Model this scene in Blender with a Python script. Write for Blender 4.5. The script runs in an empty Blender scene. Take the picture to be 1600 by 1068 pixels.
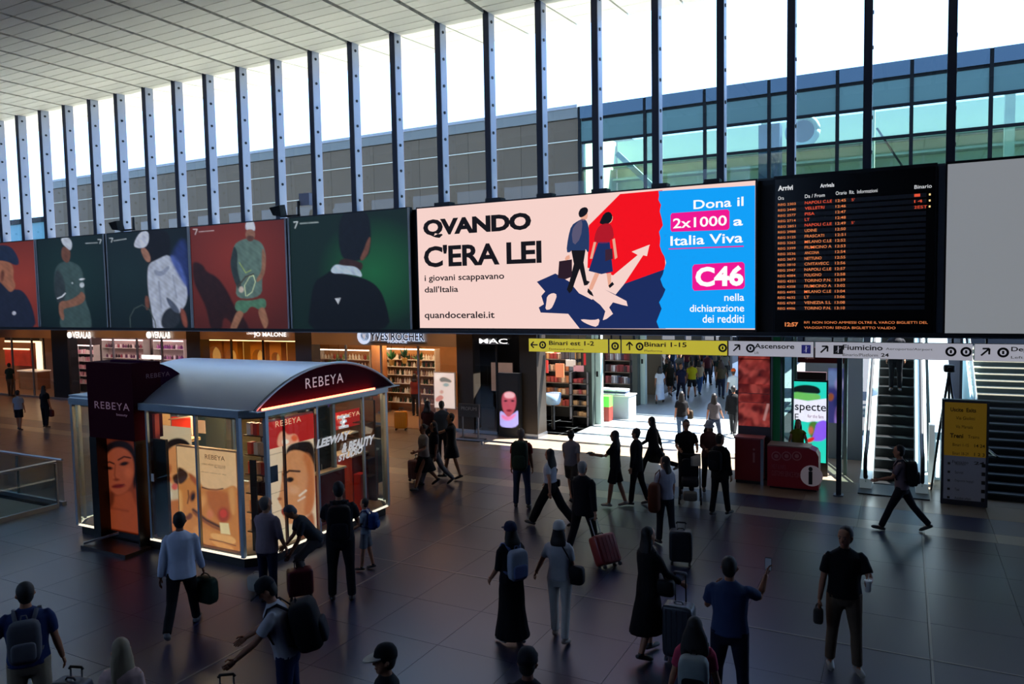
import bpy, bmesh, math, random
import numpy as np
from mathutils import Vector, Matrix, noise, Euler
random.seed(7)
SC = bpy.context.scene
COL = SC.collection
PI = math.pi
rad = math.radians

# ------------------------------------------------------------------ camera
FPX, YAW, PITCH, ROLL, CH = 1171.63, -0.482829, 0.0630548, -0.0182827, 4.8
_cy, _sy, _cp, _sp = math.cos(YAW), math.sin(YAW), math.cos(PITCH), math.sin(PITCH)
_f = np.array([_sy*_cp, _cy*_cp, -_sp]); _r = np.array([_cy, -_sy, 0.0]); _u = np.cross(_r, _f)
_cr, _sr = math.cos(ROLL), math.sin(ROLL)
CR, CU, CF = _cr*_r+_sr*_u, -_sr*_r+_cr*_u, _f
cam_d = bpy.data.cameras.new('camera'); cam = bpy.data.objects.new('camera', cam_d); COL.objects.link(cam)
cam_d.sensor_width = 36.0; cam_d.lens = 36.0*FPX/1600; cam_d.clip_end = 400
cam.matrix_world = Matrix(((CR[0], CU[0], -CF[0], 0), (CR[1], CU[1], -CF[1], 0), (CR[2], CU[2], -CF[2], CH), (0, 0, 0, 1)))
SC.camera = cam
C0 = np.array([0, 0, CH])
def ray(x, y): return (x-800)*CR-(y-534)*CU+FPX*CF
def fl(x, y, z=0.0): d = ray(x, y); return d*(z-CH)/d[2]+C0
def wy(x, y, Y): d = ray(x, y); return d*Y/d[1]+C0
def wx(x, y, X): d = ray(x, y); return d*X/d[0]+C0
def pix(P):
    P = np.asarray(P, float)-C0; w = P@CF
    return 800+FPX*(P@CR)/w, 534-FPX*(P@CU)/w

# ------------------------------------------------------------------ light and exposure
SC.view_settings.view_transform = 'Standard'; SC.view_settings.look = 'None'
SC.view_settings.gamma = 1.0; SC.view_settings.exposure = 0.0; SC.view_settings.use_curve_mapping = False
world = bpy.data.worlds.new('sky'); SC.world = world; world.use_nodes = True
wn = world.node_tree.nodes; wn['Background'].inputs[0].default_value = (0.39, 0.59, 1.0, 1); wn['Background'].inputs[1].default_value = 4.0
sun_d = bpy.data.lights.new('sun', 'SUN'); sun_d.energy = 38.0; sun_d.angle = rad(0.6); sun_d.color = (1, .97, .92)
sun = bpy.data.objects.new('sun', sun_d); COL.objects.link(sun)
sun.rotation_euler = Vector((-0.44, -0.25, -0.86)).to_track_quat('-Z', 'Y').to_euler(); sun.location = (20, 30, 40)
SC.cycles.max_bounces = 6; SC.cycles.diffuse_bounces = 3; SC.cycles.glossy_bounces = 3
SC.cycles.transparent_max_bounces = 10; SC.cycles.transmission_bounces = 4
SC.cycles.caustics_reflective = False; SC.cycles.caustics_refractive = False
SC.cycles.sample_clamp_indirect = 12.0

# ------------------------------------------------------------------ materials
def lin(c):
    if isinstance(c, str): c = [int(c[i:i+2], 16)/255 for i in (0, 2, 4)]
    return tuple(((v/12.92) if v <= .04045 else ((v+.055)/1.055)**2.4) for v in c)
MATS = {}
def M(name, c='808080', rough=.6, metal=0.0, em=0.0, emc=None, spec=.5, noise_s=0, noise_a=.15, vary=False, bump=0, bs=40, coat=0):
    if name in MATS: return MATS[name]
    m = bpy.data.materials.new(name); m.use_nodes = True; N = m.node_tree.nodes; L = m.node_tree.links; b = N['Principled BSDF']
    col = (*lin(c), 1); b.inputs['Base Color'].default_value = col
    b.inputs['Roughness'].default_value = rough; b.inputs['Metallic'].default_value = metal
    b.inputs['Specular IOR Level'].default_value = spec; b.inputs['Coat Weight'].default_value = coat
    if em:
        b.inputs['Emission Color'].default_value = (*lin(emc or c), 1); b.inputs['Emission Strength'].default_value = em
    if noise_s or bump:
        t = N.new('ShaderNodeTexCoord'); n = N.new('ShaderNodeTexNoise'); n.inputs['Scale'].default_value = noise_s or bs; n.inputs['Detail'].default_value = 4
        L.new(t.outputs['Object'], n.inputs['Vector'])
        if noise_s:
            mx = N.new('ShaderNodeMix'); mx.data_type = 'RGBA'; mx.blend_type = 'MULTIPLY'; mx.inputs[0].default_value = 1
            r = N.new('ShaderNodeMapRange'); r.inputs[3].default_value = 1-noise_a; r.inputs[4].default_value = 1+noise_a
            L.new(n.outputs[0], r.inputs[0]); mx.inputs[6].default_value = col; L.new(r.outputs[0], mx.inputs[7]); L.new(mx.outputs[2], b.inputs['Base Color'])
        if bump:
            bp = N.new('ShaderNodeBump'); bp.inputs['Strength'].default_value = bump; bp.inputs['Distance'].default_value = .02
            L.new(n.outputs[0], bp.inputs['Height']); L.new(bp.outputs[0], b.inputs['Normal'])
    if vary:   # each piece its own slight tone
        oi = N.new('ShaderNodeObjectInfo'); r = N.new('ShaderNodeMapRange'); r.inputs[3].default_value = 1-vary; r.inputs[4].default_value = 1+vary
        mx = N.new('ShaderNodeMix'); mx.data_type = 'RGBA'; mx.blend_type = 'MULTIPLY'; mx.inputs[0].default_value = 1
        L.new(oi.outputs['Random'], r.inputs[0]); mx.inputs[6].default_value = col; L.new(r.outputs[0], mx.inputs[7]); L.new(mx.outputs[2], b.inputs['Base Color'])
    MATS[name] = m; return m
def EM(name, c, s=1.0):
    return M(name, c, .5, em=s)
def glass(name, tint='ffffff', op=.06, rough=.02):
    if name in MATS: return MATS[name]
    m = bpy.data.materials.new(name); m.use_nodes = True; N = m.node_tree.nodes; L = m.node_tree.links; N.clear()
    o = N.new('ShaderNodeOutputMaterial'); t = N.new('ShaderNodeBsdfTransparent'); g = N.new('ShaderNodeBsdfGlossy'); x = N.new('ShaderNodeMixShader'); f = N.new('ShaderNodeLayerWeight'); f.inputs[0].default_value = .5; pw = N.new('ShaderNodeMath'); pw.operation = 'POWER'; pw.inputs[1].default_value = 4.0
    t.inputs[0].default_value = (*lin(tint), 1); g.inputs[0].default_value = (1, 1, 1, 1); g.inputs['Roughness'].default_value = rough
    a = N.new('ShaderNodeMath'); a.operation = 'ADD'; a.use_clamp = True; a.inputs[1].default_value = op
    L.new(f.outputs['Facing'], pw.inputs[0]); h2 = N.new('ShaderNodeMath'); h2.operation = 'MULTIPLY'; h2.inputs[1].default_value = .7; L.new(pw.outputs[0], h2.inputs[0]); L.new(h2.outputs[0], a.inputs[0]); L.new(a.outputs[0], x.inputs[0]); L.new(t.outputs[0], x.inputs[1]); L.new(g.outputs[0], x.inputs[2]); L.new(x.outputs[0], o.inputs[0])
    MATS[name] = m; return m
def vcol(name, em=1.0, rough=.5):
    if name in MATS: return MATS[name]
    m = bpy.data.materials.new(name); m.use_nodes = True; N = m.node_tree.nodes; L = m.node_tree.links; b = N['Principled BSDF']
    a = N.new('ShaderNodeVertexColor'); a.layer_name = 'Col'; L.new(a.outputs[0], b.inputs['Base Color']); b.inputs['Roughness'].default_value = rough
    if em: L.new(a.outputs[0], b.inputs['Emission Color']); b.inputs['Emission Strength'].default_value = em
    MATS[name] = m; return m

# ------------------------------------------------------------------ mesh building
WM = {}
def reg(o, parent, local):
    COL.objects.link(o)
    if parent is None: WM[o.name] = o.matrix_basis.copy(); return o
    o.parent = parent
    if local: WM[o.name] = WM[parent.name] @ o.matrix_basis
    else:
        o.matrix_parent_inverse = WM[parent.name].inverted(); WM[o.name] = o.matrix_basis.copy()
    return o
def thing(name, label, cat, loc=(0, 0, 0), rz=0, group=None):
    o = bpy.data.objects.new(name, None); o.empty_display_size = .1
    o.matrix_basis = Matrix.Translation(Vector(loc)) @ Matrix.Rotation(rz, 4, 'Z')
    COL.objects.link(o); WM[o.name] = o.matrix_basis.copy()
    o['label'] = label; o['category'] = cat
    if group: o['group'] = group
    return o
def tag(o, label, cat, group=None):
    o['label'] = label; o['category'] = cat
    if group: o['group'] = group
    return o
def struct(o): o['kind'] = 'structure'; return o
def stuff(o): o['kind'] = 'stuff'; return o
def inst(name, me, parent, mat4, local=False):
    o = bpy.data.objects.new(name, me); o.matrix_basis = mat4; return reg(o, parent, local)
class MB:
    def __init__(s): s.v = []; s.f = []
    def add(s, v, f):
        n = len(s.v); s.v += [tuple(p) for p in v]; s.f += [tuple(i+n for i in q) for q in f]; return s
    def box(s, x0, y0, z0, x1, y1, z1):
        return s.hexa([(x0, y0, z0), (x1, y0, z0), (x1, y1, z0), (x0, y1, z0), (x0, y0, z1), (x1, y0, z1), (x1, y1, z1), (x0, y1, z1)])
    def hexa(s, p): return s.add(p, [(3, 2, 1, 0), (4, 5, 6, 7), (0, 1, 5, 4), (1, 2, 6, 5), (2, 3, 7, 6), (3, 0, 4, 7)])
    def bar(s, a, b, w, h, up=(0, 0, 1)):   # square bar from a to b
        a, b = Vector(a), Vector(b); d = (b-a).normalized(); x = d.cross(Vector(up))
        if x.length < 1e-3: x = d.cross(Vector((0, 1, 0)))
        x = x.normalized()*w/2; y = x.cross(d).normalized()*h/2
        return s.hexa([a-x-y, a+x-y, b+x-y, b-x-y, a-x+y, a+x+y, b+x+y, b-x+y])
    def prism(s, pts, off):   # polygon (3d pts) extruded by off
        n = len(pts); o = Vector(off); P = [Vector(p) for p in pts]
        v = P+[p+o for p in P]; f = [tuple(range(n-1, -1, -1)), tuple(range(n, 2*n))]+[(i, (i+1) % n, n+(i+1) % n, n+i) for i in range(n)]
        return s.add(v, f)
    def rings(s, R, cap=True):
        n = len(R[0]); v = [p for r in R for p in r]; f = []
        for k in range(len(R)-1):
            for i in range(n):
                j = (i+1) % n; f.append((k*n+i, k*n+j, (k+1)*n+j, (k+1)*n+i))
        if cap: f.append(tuple(range(n-1, -1, -1))); f.append(tuple((len(R)-1)*n+i for i in range(n)))
        return s.add(v, f)
    def tube(s, pts, rr, n=8, flat=1.0, up=(0, 1, 0), cap=True):
        P = [Vector(p) for p in pts]; R = []
        if not hasattr(rr, '__len__'): rr = [rr]*len(P)
        for k, p in enumerate(P):
            d = (P[min(k+1, len(P)-1)]-P[max(k-1, 0)]); d = d.normalized() if d.length > 1e-6 else Vector((0, 0, 1))
            x = d.cross(Vector(up)); x = x.normalized() if x.length > 1e-3 else d.cross(Vector((1, 0, .01))).normalized(); y = x.cross(d)
            R.append([p+(x*math.cos(a)+y*math.sin(a)*flat)*rr[k] for a in (2*PI*i/n for i in range(n))])
        return s.rings(R, cap)
    def loft(s, L, n=14, T=None):   # L: (z, rx, ry, cx, cy)
        R = []
        for (z, rx, ry, cx, cy) in L:
            r = [Vector((cx+rx*math.cos(a), cy+ry*math.sin(a), z)) for a in (2*PI*i/n for i in range(n))]
            R.append([T(p) for p in r] if T else r)
        return s.rings(R)
    def sq(s, c, h, e=.35, T=None, n=14, m=9):   # rounded box / ellipsoid (superquadric)
        c = Vector(c); pw = lambda v, q: math.copysign(abs(v)**q, v); R = []
        for k in range(m):
            ph = -PI/2+PI*(k/(m-1)); ph = max(min(ph, PI/2-.02), -PI/2+.02); r = []
            for i in range(n):
                th = 2*PI*(i+.5)/n
                p = Vector((h[0]*pw(math.cos(ph), e)*pw(math.cos(th), e), h[1]*pw(math.cos(ph), e)*pw(math.sin(th), e), h[2]*pw(math.sin(ph), e)))+c
                r.append(T(p) if T else p)
            R.append(r)
        return s.rings(R)
    def cyl(s, a, b, r, n=12, r2=None): return s.tube([a, b], [r, r if r2 is None else r2], n)
    def build(s, name, mat, parent=None, local=False, smooth=False):
        me = bpy.data.meshes.new(name); me.from_pydata(s.v, [], s.f); me.materials.append(mat)
        if smooth: me.polygons.foreach_set('use_smooth', [True]*len(me.polygons))
        me.update(); o = bpy.data.objects.new(name, me); return reg(o, parent, local)
def B(name, mat, b, parent=None, local=False): return MB().box(*b).build(name, mat, parent, local)

# temporary scene: turns text and unioned limbs into plain meshes
TS = bpy.data.scenes.new('workbench'); TV = TS.view_layers[0]
def evald(o):
    TS.collection.objects.link(o); TV.update(); dg = TV.depsgraph
    me = bpy.data.meshes.new_from_object(o.evaluated_get(dg), depsgraph=dg)
    TS.collection.objects.unlink(o); d = o.data; bpy.data.objects.remove(o)
    return me
def union(mb, vox, it=2):
    me = bpy.data.meshes.new('t'); me.from_pydata(mb.v, [], mb.f); o = bpy.data.objects.new('t', me)
    md = o.modifiers.new('r', 'REMESH'); md.mode = 'VOXEL'; md.voxel_size = vox
    sm = o.modifiers.new('s', 'SMOOTH'); sm.factor = .5; sm.iterations = it
    r = evald(o); n = len(r.vertices); a = np.empty(n*3, 'f'); r.vertices.foreach_get('co', a)
    f = [tuple(p.vertices) for p in r.polygons]; bpy.data.meshes.remove(r); bpy.data.meshes.remove(me)
    return a.reshape(-1, 3), f
_tc = {}
def text_raw(s, bold=0.0, mono=False, space=1.0):
    k = (s, bold, space)
    if k not in _tc:
        cu = bpy.data.curves.new('t', 'FONT'); cu.body = s; cu.offset = bold; cu.resolution_u = 3; cu.space_character = space
        me = evald(bpy.data.objects.new('t', cu)); n = len(me.vertices); a = np.empty(n*3, 'f'); me.vertices.foreach_get('co', a); a = a.reshape(-1, 3)
        _tc[k] = (a, [tuple(p.vertices) for p in me.polygons])
    return _tc[k]
def text(s, a, b, nrm, mat, parent, name='lettering', bold=0.0, space=1.0, lift=.012):
    """fit text between world corners a (lower left) and b (upper right) of an upright rectangle; nrm = facing direction"""
    v, f = text_raw(s, bold, space=space)
    if not len(v): return None
    mn, mx = v.min(0), v.max(0); a = np.array(a, float); b = np.array(b, float); nrm = np.array(nrm, float)
    U = b-a; U[2] = 0; Z = np.array([0, 0, b[2]-a[2]])
    q = (v-mn)/np.maximum(mx-mn, 1e-6)
    P = a+q[:, :1]*U+q[:, 1:2]*Z+nrm*lift
    mb = MB(); mb.add(P, f); return mb.build(name, mat, parent)
def textY(s, x0, y0, x1, y1, Y, mat, parent, **k):   # photo pixels (x0,y0 lower left; x1,y1 upper right) on the plane y = Y
    return text(s, wy(x0, y0, Y), wy(x1, y1, Y), (0, -1, 0), mat, parent, **k)
def textX(s, x0, y0, x1, y1, X, mat, parent, **k):   # y1: top of the first letter
    a = wx(x0, y0, X); return text(s, a, (X, wx(x1, y0, X)[1], wx(x0, y1, X)[2]), (1, 0, 0), mat, parent, **k)
def textF(s, x0, y0, x1, y1, Y, mat, parent, **k):   # the same on a plane y = Y
    a = wy(x0, y0, Y); return text(s, a, (wy(x1, y0, Y)[0], Y, wy(x0, y1, Y)[2]), (0, -1, 0), mat, parent, **k)
def chaikin(p, n=2):
    p = [tuple(q) for q in p]
    for _ in range(n):
        o = []
        for i in range(len(p)):
            a, b = p[i], p[(i+1) % len(p)]
            o += [(a[0]*.75+b[0]*.25, a[1]*.75+b[1]*.25), (a[0]*.25+b[0]*.75, a[1]*.25+b[1]*.75)]
        p = o
    return p
def polyY(pts, Y, mat, parent, name='printed_shape', lift=.006, smooth=0):
    if smooth: pts = chaikin(pts, smooth)
    mb = MB(); P = [wy(x, y, Y)-np.array([0, lift, 0]) for x, y in pts]; mb.add(P, [tuple(range(len(P)))]); return mb.build(name, mat, parent)
def seg_d(X, Y, p, closed=True):
    d = np.full(X.shape, 1e9); n = len(p)
    for i in range(n if closed else n-1):
        ax, ay = p[i]; bx, by = p[(i+1) % n]; ex, ey = bx-ax, by-ay; L = ex*ex+ey*ey+1e-9
        t = np.clip(((X-ax)*ex+(Y-ay)*ey)/L, 0, 1); d = np.minimum(d, np.hypot(X-ax-t*ex, Y-ay-t*ey))
    return d
def inside(X, Y, p):
    c = np.zeros(X.shape, bool); n = len(p)
    for i in range(n):
        ax, ay = p[i]; bx, by = p[(i+1) % n]
        if ay == by: continue
        c ^= ((ay > Y) != (by > Y)) & (X < (bx-ax)*(Y-ay)/(by-ay)+ax)
    return c
def paint(name, parent, origin, U, V, nx, ny, bg, layers, em=.9, thick=None):
    """flat print: a fine grid of vertex colours; layer shapes are given where they sit on the print (photo pixels)"""
    origin, U, V = (np.array(q, float) for q in (origin, U, V))
    gu, gv = np.meshgrid(np.linspace(0, 1, nx), np.linspace(0, 1, ny)); P = origin+gu[..., None]*U+gv[..., None]*V
    X, Y = pix(P); C = np.empty(X.shape+(3,))
    if callable(bg): C[:] = bg(X, Y, gu, gv)
    else: C[:] = lin(bg)
    k2 = 0.0; mott = .15 if em == .54 else .03
    for l in layers:
        k, d, c, so = l[:4]; al = l[4] if len(l) > 4 else 1.0
        if k == 'p':
            d = chaikin(d, 2); s = seg_d(X, Y, d); s = np.where(inside(X, Y, d), s, -s); m = np.clip(.5+s/(2*so), 0, 1)
        elif k == 'q':
            s = seg_d(X, Y, d); s = np.where(inside(X, Y, d), s, -s); m = np.clip(.5+s/(2*so), 0, 1)
        elif k == 'e':
            cx, cy, rx, ry, a = d; a = rad(a); x = (X-cx)*math.cos(a)+(Y-cy)*math.sin(a); y = -(X-cx)*math.sin(a)+(Y-cy)*math.cos(a)
            q = np.sqrt((x/rx)**2+(y/ry)**2); m = np.clip(.5+(1-q)*min(rx, ry)/(2*so), 0, 1)
        elif k == 'l':
            pts, w = d; s = w/2-seg_d(X, Y, pts, False); m = np.clip(.5+s/(2*so), 0, 1)
        m = (m*m*(3-2*m)*al)[..., None]; ph = len(str(d)) % 17+k2; k2 += 1.7   # slight mottling, as in a photographic print
        tx = 1+mott*(np.sin(X*.31+1.3*np.sin(Y*.17+ph)+ph)*np.cos(Y*.23+.9*np.sin(X*.21)-ph)+.6*np.sin(X*.71-Y*.53+ph*2)*np.sin(Y*.37+ph))
        C = C*(1-m)+np.array(lin(c))*tx[..., None]*m
    me = bpy.data.meshes.new(name); n = nx*ny; I = np.arange(n).reshape(ny, nx)
    q = np.stack([I[:-1, :-1], I[:-1, 1:], I[1:, 1:], I[1:, :-1]], -1).reshape(-1, 4)
    me.from_pydata(P.reshape(-1, 3).tolist(), [], q.tolist())
    at = me.color_attributes.new('Col', 'FLOAT_COLOR', 'POINT'); at.data.foreach_set('color', np.concatenate([C.reshape(-1, 3), np.ones((n, 1))], 1).astype('f').ravel())
    me.materials.append(vcol('print_%g' % em, em)); o = bpy.data.objects.new(name, me); return reg(o, parent, False)
# ------------------------------------------------------------------ the hall
YA, YG, ZC = 18.7, 19.1, 12.78
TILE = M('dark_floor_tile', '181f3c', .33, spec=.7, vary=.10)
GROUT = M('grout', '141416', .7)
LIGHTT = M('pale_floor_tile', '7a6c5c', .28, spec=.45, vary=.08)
WHITEP = M('white_ceiling_panel', 'f2ece0', .45, .1, vary=.05)
DARKM = M('dark_metal', '1c1d20', .4, .6)
BLACK = M('black_paint', '0c0d0f', .5)
STEEL = M('brushed_steel', '9aa1aa', .32, .9)
GREY = M('grey_paint', '6c6e72', .6)
WALLD = M('dark_wall', '1c1d20', .8)

HX, HY = -17.65, 10.5     # corner of the opening to the level below
floor = MB()
for b in ((HX, -12, 14, 35), (-75, HY, HX, 35)): floor.box(b[0], b[1], -.4, b[2], b[3], -.02)
floor.box(-75, -12, -.4, HX, 4.0, -.02); floor.box(-14, 35, -.4, 14, 75, -.02)
FLOOR = struct(floor.build('floor', GROUT))
def slab(x0, y0, x1, y1, h=0.0, g=.003): return (x0+g, y0+g, -.02, x1-g, y1-g, h)
T = 1.2; cells = []
xs = [-8.05+T*i for i in range(-30, 11)]; ys = [10.8+T*j for j in range(-6, 5)]+[16.35]
for x in xs:
    for j, y in enumerate(ys[:-1]):
        y1 = ys[j+1]
        if x+T > HX and x < HX and y < HY:
            if x < HX-.05 and x+T > HX+.1: cells.append((HX+.12, y, x+T, y1))
            continue
        if x < HX and y < HY:
            if y1 > HY+.1: cells.append((x, HY+.12, x+T, y1))
            continue
        cells.append((x, y, x+T, y1))
def csize(c):
    X, Y = pix(((c[0]+c[2])/2, (c[1]+c[3])/2, 0)); d = math.hypot((c[0]+c[2])/2, (c[1]+c[3])/2)
    return d if -60 < X < 1660 and Y < 1120 else 900+d
cells.sort(key=csize)
shared = {}
def put_slab(c, mat, name):
    k = (round(c[2]-c[0], 2), round(c[3]-c[1], 2), mat.name)
    if k not in shared:
        me = bpy.data.meshes.new(name); mb = MB().box(*slab(0, 0, c[2]-c[0], c[3]-c[1])); me.from_pydata(mb.v, [], mb.f); me.materials.append(mat); shared[k] = me
    inst(name, shared[k], FLOOR, Matrix.Translation((c[0], c[1], 0)))
for c in cells[:292]: put_slab(c, TILE, 'floor_tile')
mb = MB()
for c in cells[292:]: mb.box(*slab(*c))
stuff(mb.build('distant_floor_tiles', TILE, FLOOR))
# pale band, dark band and pale floor in front of the shops
mb = MB(); mb2 = MB(); mb3 = MB()
x = -62.0
while x < 8:
    mb.box(*slab(x, 16.35, x+1.2, 16.95)); mb2.box(*slab(x, 16.95, x+1.2, 18.0))
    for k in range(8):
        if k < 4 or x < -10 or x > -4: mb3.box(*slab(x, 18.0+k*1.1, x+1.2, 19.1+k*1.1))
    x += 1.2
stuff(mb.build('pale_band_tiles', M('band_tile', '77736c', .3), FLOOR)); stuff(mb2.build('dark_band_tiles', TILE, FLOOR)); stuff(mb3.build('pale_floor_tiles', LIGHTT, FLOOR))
mb = MB(); x = -10.0
while x < -4.1:
    for k in range(44): mb.box(*slab(x, 22.4+k*1.2, x+1.2, 23.6+k*1.2, .002))
    x += 1.2
stuff(mb.build('passage_floor_tiles', M('stone_floor_tile', '8c9494', .35), FLOOR))
INL = M('inlay_strip', '6e6c6c', .35)
B('floor_inlay', INL, (HX+.2, 10.785, -.01, 12, 10.815, .004), FLOOR)
for x in (-8.05, .37): B('floor_inlay', INL, (x-.015, 3, -.01, x+.015, 16.35, .004), FLOOR)

# ceiling: slab, long beams, panels
CEIL = struct(B('ceiling', BLACK, (-75, -12, ZC+.12, 14, YG, ZC+.5)))
MX = [.87-1.643*k for k in range(-4, 45)]
mb = MB()
pan = []
for i, x in enumerate(MX[:-1]):
    x0 = MX[i+1]+.075; x1 = x-.075
    for j in range(34):
        y1 = YG-.05-j*.43; pan.append((x0, y1-.415, x1, y1))
pan = [p for p in pan if p[3] > 3]
def cs(p):
    c = ((p[0]+p[2])/2, (p[1]+p[3])/2, ZC); X, Y = pix(c); d = math.dist(c, (0, 0, CH)); return d if (-30 < X < 1630 and Y > -15 and c[1] > 0) else 900+d
pan.sort(key=cs)
me = bpy.data.meshes.new('ceiling_panel'); w = pan[0][2]-pan[0][0]
q = MB().hexa([(0, 0, .1), (w, 0, .1), (w, .415, .1), (0, .415, .1), (0, 0, 0), (w, 0, 0), (w, .405, 0), (0, .405, 0)]); me.from_pydata(q.v, [], q.f); me.materials.append(WHITEP)
for p in pan[:300]: inst('ceiling_panel', me, CEIL, Matrix.Translation((p[0], p[1], ZC)))
for p in pan[300:]: mb.box(p[0], p[1], ZC, p[2], p[3], ZC+.1)
stuff(mb.build('distant_ceiling_panels', WHITEP, CEIL))
# outer canopy, rising outward
OV = MB(); OV.hexa([(-75, YG, ZC+.1), (14, YG, ZC+.1), (14, 21.9, ZC+.3), (-75, 21.9, ZC+.3), (-75, YG, ZC+.5), (14, YG, ZC+.5), (14, 21.9, ZC+.42), (-75, 21.9, ZC+.42)])
CAN = struct(OV.build('roof_overhang', DARKM))
mb = MB()
zz = lambda y: ZC+.02+(y-YG)/2.8*.2
for i, x in enumerate(MX[:-1]):
    x0 = MX[i+1]+.03; x1 = x-.03
    for y0, y1 in ((19.12, 20.03), (20.05, 20.96), (20.98, 21.88)):
        mb.hexa([(x0, y0, zz(y0)), (x1, y0, zz(y0)), (x1, y1, zz(y1)), (x0, y1, zz(y1)), (x0, y0, zz(y0)+.06), (x1, y0, zz(y0)+.06), (x1, y1, zz(y1)+.06), (x0, y1, zz(y1)+.06)])
stuff(mb.build('overhang_panels', WHITEP, CAN))
# window wall
WIN = struct(B('window_1', DARKM, (-75, YG-.15, 7.2, 14, YG+.3, 7.42)))
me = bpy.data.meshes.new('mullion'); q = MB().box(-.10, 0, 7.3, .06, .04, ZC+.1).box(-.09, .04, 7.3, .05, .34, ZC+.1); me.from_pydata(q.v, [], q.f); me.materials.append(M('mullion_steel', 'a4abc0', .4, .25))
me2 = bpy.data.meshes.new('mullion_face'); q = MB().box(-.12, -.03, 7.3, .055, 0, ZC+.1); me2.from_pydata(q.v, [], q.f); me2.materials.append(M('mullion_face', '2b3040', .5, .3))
me3 = bpy.data.meshes.new('bolt'); q = MB()
for k in range(7): q.cyl((.05, .16, 7.9+k*.78), (.075, .16, 7.9+k*.78), .045, 8)
me3.from_pydata(q.v, [], q.f); me3.materials.append(DARKM)
gl = glass('window_glass', 'f4fbfa', .015)
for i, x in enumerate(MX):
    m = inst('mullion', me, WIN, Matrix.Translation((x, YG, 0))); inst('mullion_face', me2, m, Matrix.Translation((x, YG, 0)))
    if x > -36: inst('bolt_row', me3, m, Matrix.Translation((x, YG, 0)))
    if i < len(MX)-1 and x > -55:
        B('pane', gl, (MX[i+1]+.07, YG+.36, 7.4, x-.1, YG+.37, ZC+.1), WIN)
# walls
struct(B('wall_left', WALLD, (-75.3, -12, -5, -75, 19.2, 13.2)))
struct(B('wall_right', WALLD, (14, -12, -.4, 14.3, 19.2, 13.2)))
WB = struct(B('wall_back', WALLD, (-75, -12.3, -.4, -9, -12, 9.0))); struct(B('wall_back_2', WALLD, (-9, -12.3, -.4, 14, -12, 13.2)))
struct(B('wall_front', M('board_backing', '15171a', .7), (-75, 18.92, 3.72, 14, 19.02, 7.3)))
BEAM = struct(B('trim_1', M('beam_dark', '26282c', .45, .4), (-75, 18.6, 3.69, 14, 19.0, 3.80)))
B('beam_edge_strip', STEEL, (-75, 18.585, 3.69, 14, 18.6, 3.71), BEAM)
# low roof over the shops
RF = M('gravel_roof', '55524c', .9); RW = M('bounce_white_roof', 'f0ece2', .9)  # unseen roofs; near ones made white to bounce sunlight onto the ceiling
struct(B('roof_9', RW, (-75, 19.05, 3.95, -12.3, 23.4, 4.3))); struct(B('roof_1', RF, (-75, 23.4, 3.95, -12.3, 34.9, 4.3))); struct(B('roof_7', RW, (-12.3, 18.95, 3.95, -10.0, 22.9, 4.3))); struct(B('roof_8', RF, (-12.3, 29.6, 3.95, -10.0, 34.9, 4.3)))
struct(B('roof_2', RW, (-4.0, 18.95, 3.95, 14, 21.3, 4.3)))
struct(B('roof_4', RF, (2.8, 21.3, 3.95, 14, 34.9, 4.3)))
struct(B('roof_3', RW, (-10.0, 18.95, 3.95, -4.0, 22.0, 4.3)))
for k in range(5):
    y = 23.3+k*1.5
    struct(B('roof_beam', STEEL, (-10, y, 4.0, -4, y+.16, 4.3)))
struct(B('roof_5', RF, (-10.0, 29.6, 3.95, -4.0, 75, 4.3)))
struct(B('roof_6', RF, (-4.0, 29.6, 3.95, -2.2, 34.9, 4.3)))

# ------------------------------------------------------------------ outside buildings
bl = thing('office_building', 'long flat-topped building of grey cladding panels seen through the windows', 'building', (-36, 36, 4.3))
B('core_wall', M('cladding_backing', '2c2c28', .9), (-58.6, 35.1, 4.3, -14.45, 45, 13.9), bl)
zr = [4.4, 6.0, 7.6, 9.2, 10.8, 12.4, 13.45]
PANM = M('grey_cladding', '473a2a', .7, noise_s=.6, noise_a=.12, vary=.06)
pm = {}
for i in range(14):
    x0 = -58.7+i*3.16
    for j in range(3, len(zr)-1):
        h = zr[j+1]-zr[j]
        if j not in pm:
            me = bpy.data.meshes.new('cladding_panel'); q = MB().box(.008, 0, .03, 3.152, .08, h-.03); me.from_pydata(q.v, [], q.f); me.materials.append(PANM); pm[j] = me
        inst('cladding_panel', pm[j], bl, Matrix.Translation((x0, 35, zr[j])))
B('roof_coping', M('coping', '5a5c5a', .5, .2), (-58.7, 34.94, 13.46, -14.45, 35.6, 13.95), bl); B('coping_cap', M('coping_cap', '7c8088', .5, .3), (-58.7, 34.9, 13.95, -14.45, 35.6, 14.1), bl)
for z in (12.35, 10.76): B('cladding_rail', M('rail_pale', 'a6a69c', .6), (-58.6, 34.96, z, -14.45, 35.0, z+.05), bl)
tb = thing('glass_building', 'building with teal glass curtain wall in black frames, right of the grey panelled one', 'building', (-4, 36, 4.3))
tealg = glass('teal_glass', 'e2f2ee', .06); frm = M('curtain_frame', '080c10', .7, spec=.1)
vx = [wy(x, 250, 35)[0] for x in (907, 1009, 1102, 1202, 1308, 1423, 1546)]+[5.0, 7.6, 10.2]
hz = [6.2, 7.8, 8.9, 9.65, 10.95, 12.2, 13.3]
for x in vx: B('frame_post', frm, (x-.07, 34.85, 4.3, x+.07, 35.0, 13.95), tb)
for z in hz[1:]: B('frame_rail', frm, (-14.2, 34.88, z-.06, 10.2, 34.99, z+.06), tb)
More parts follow.
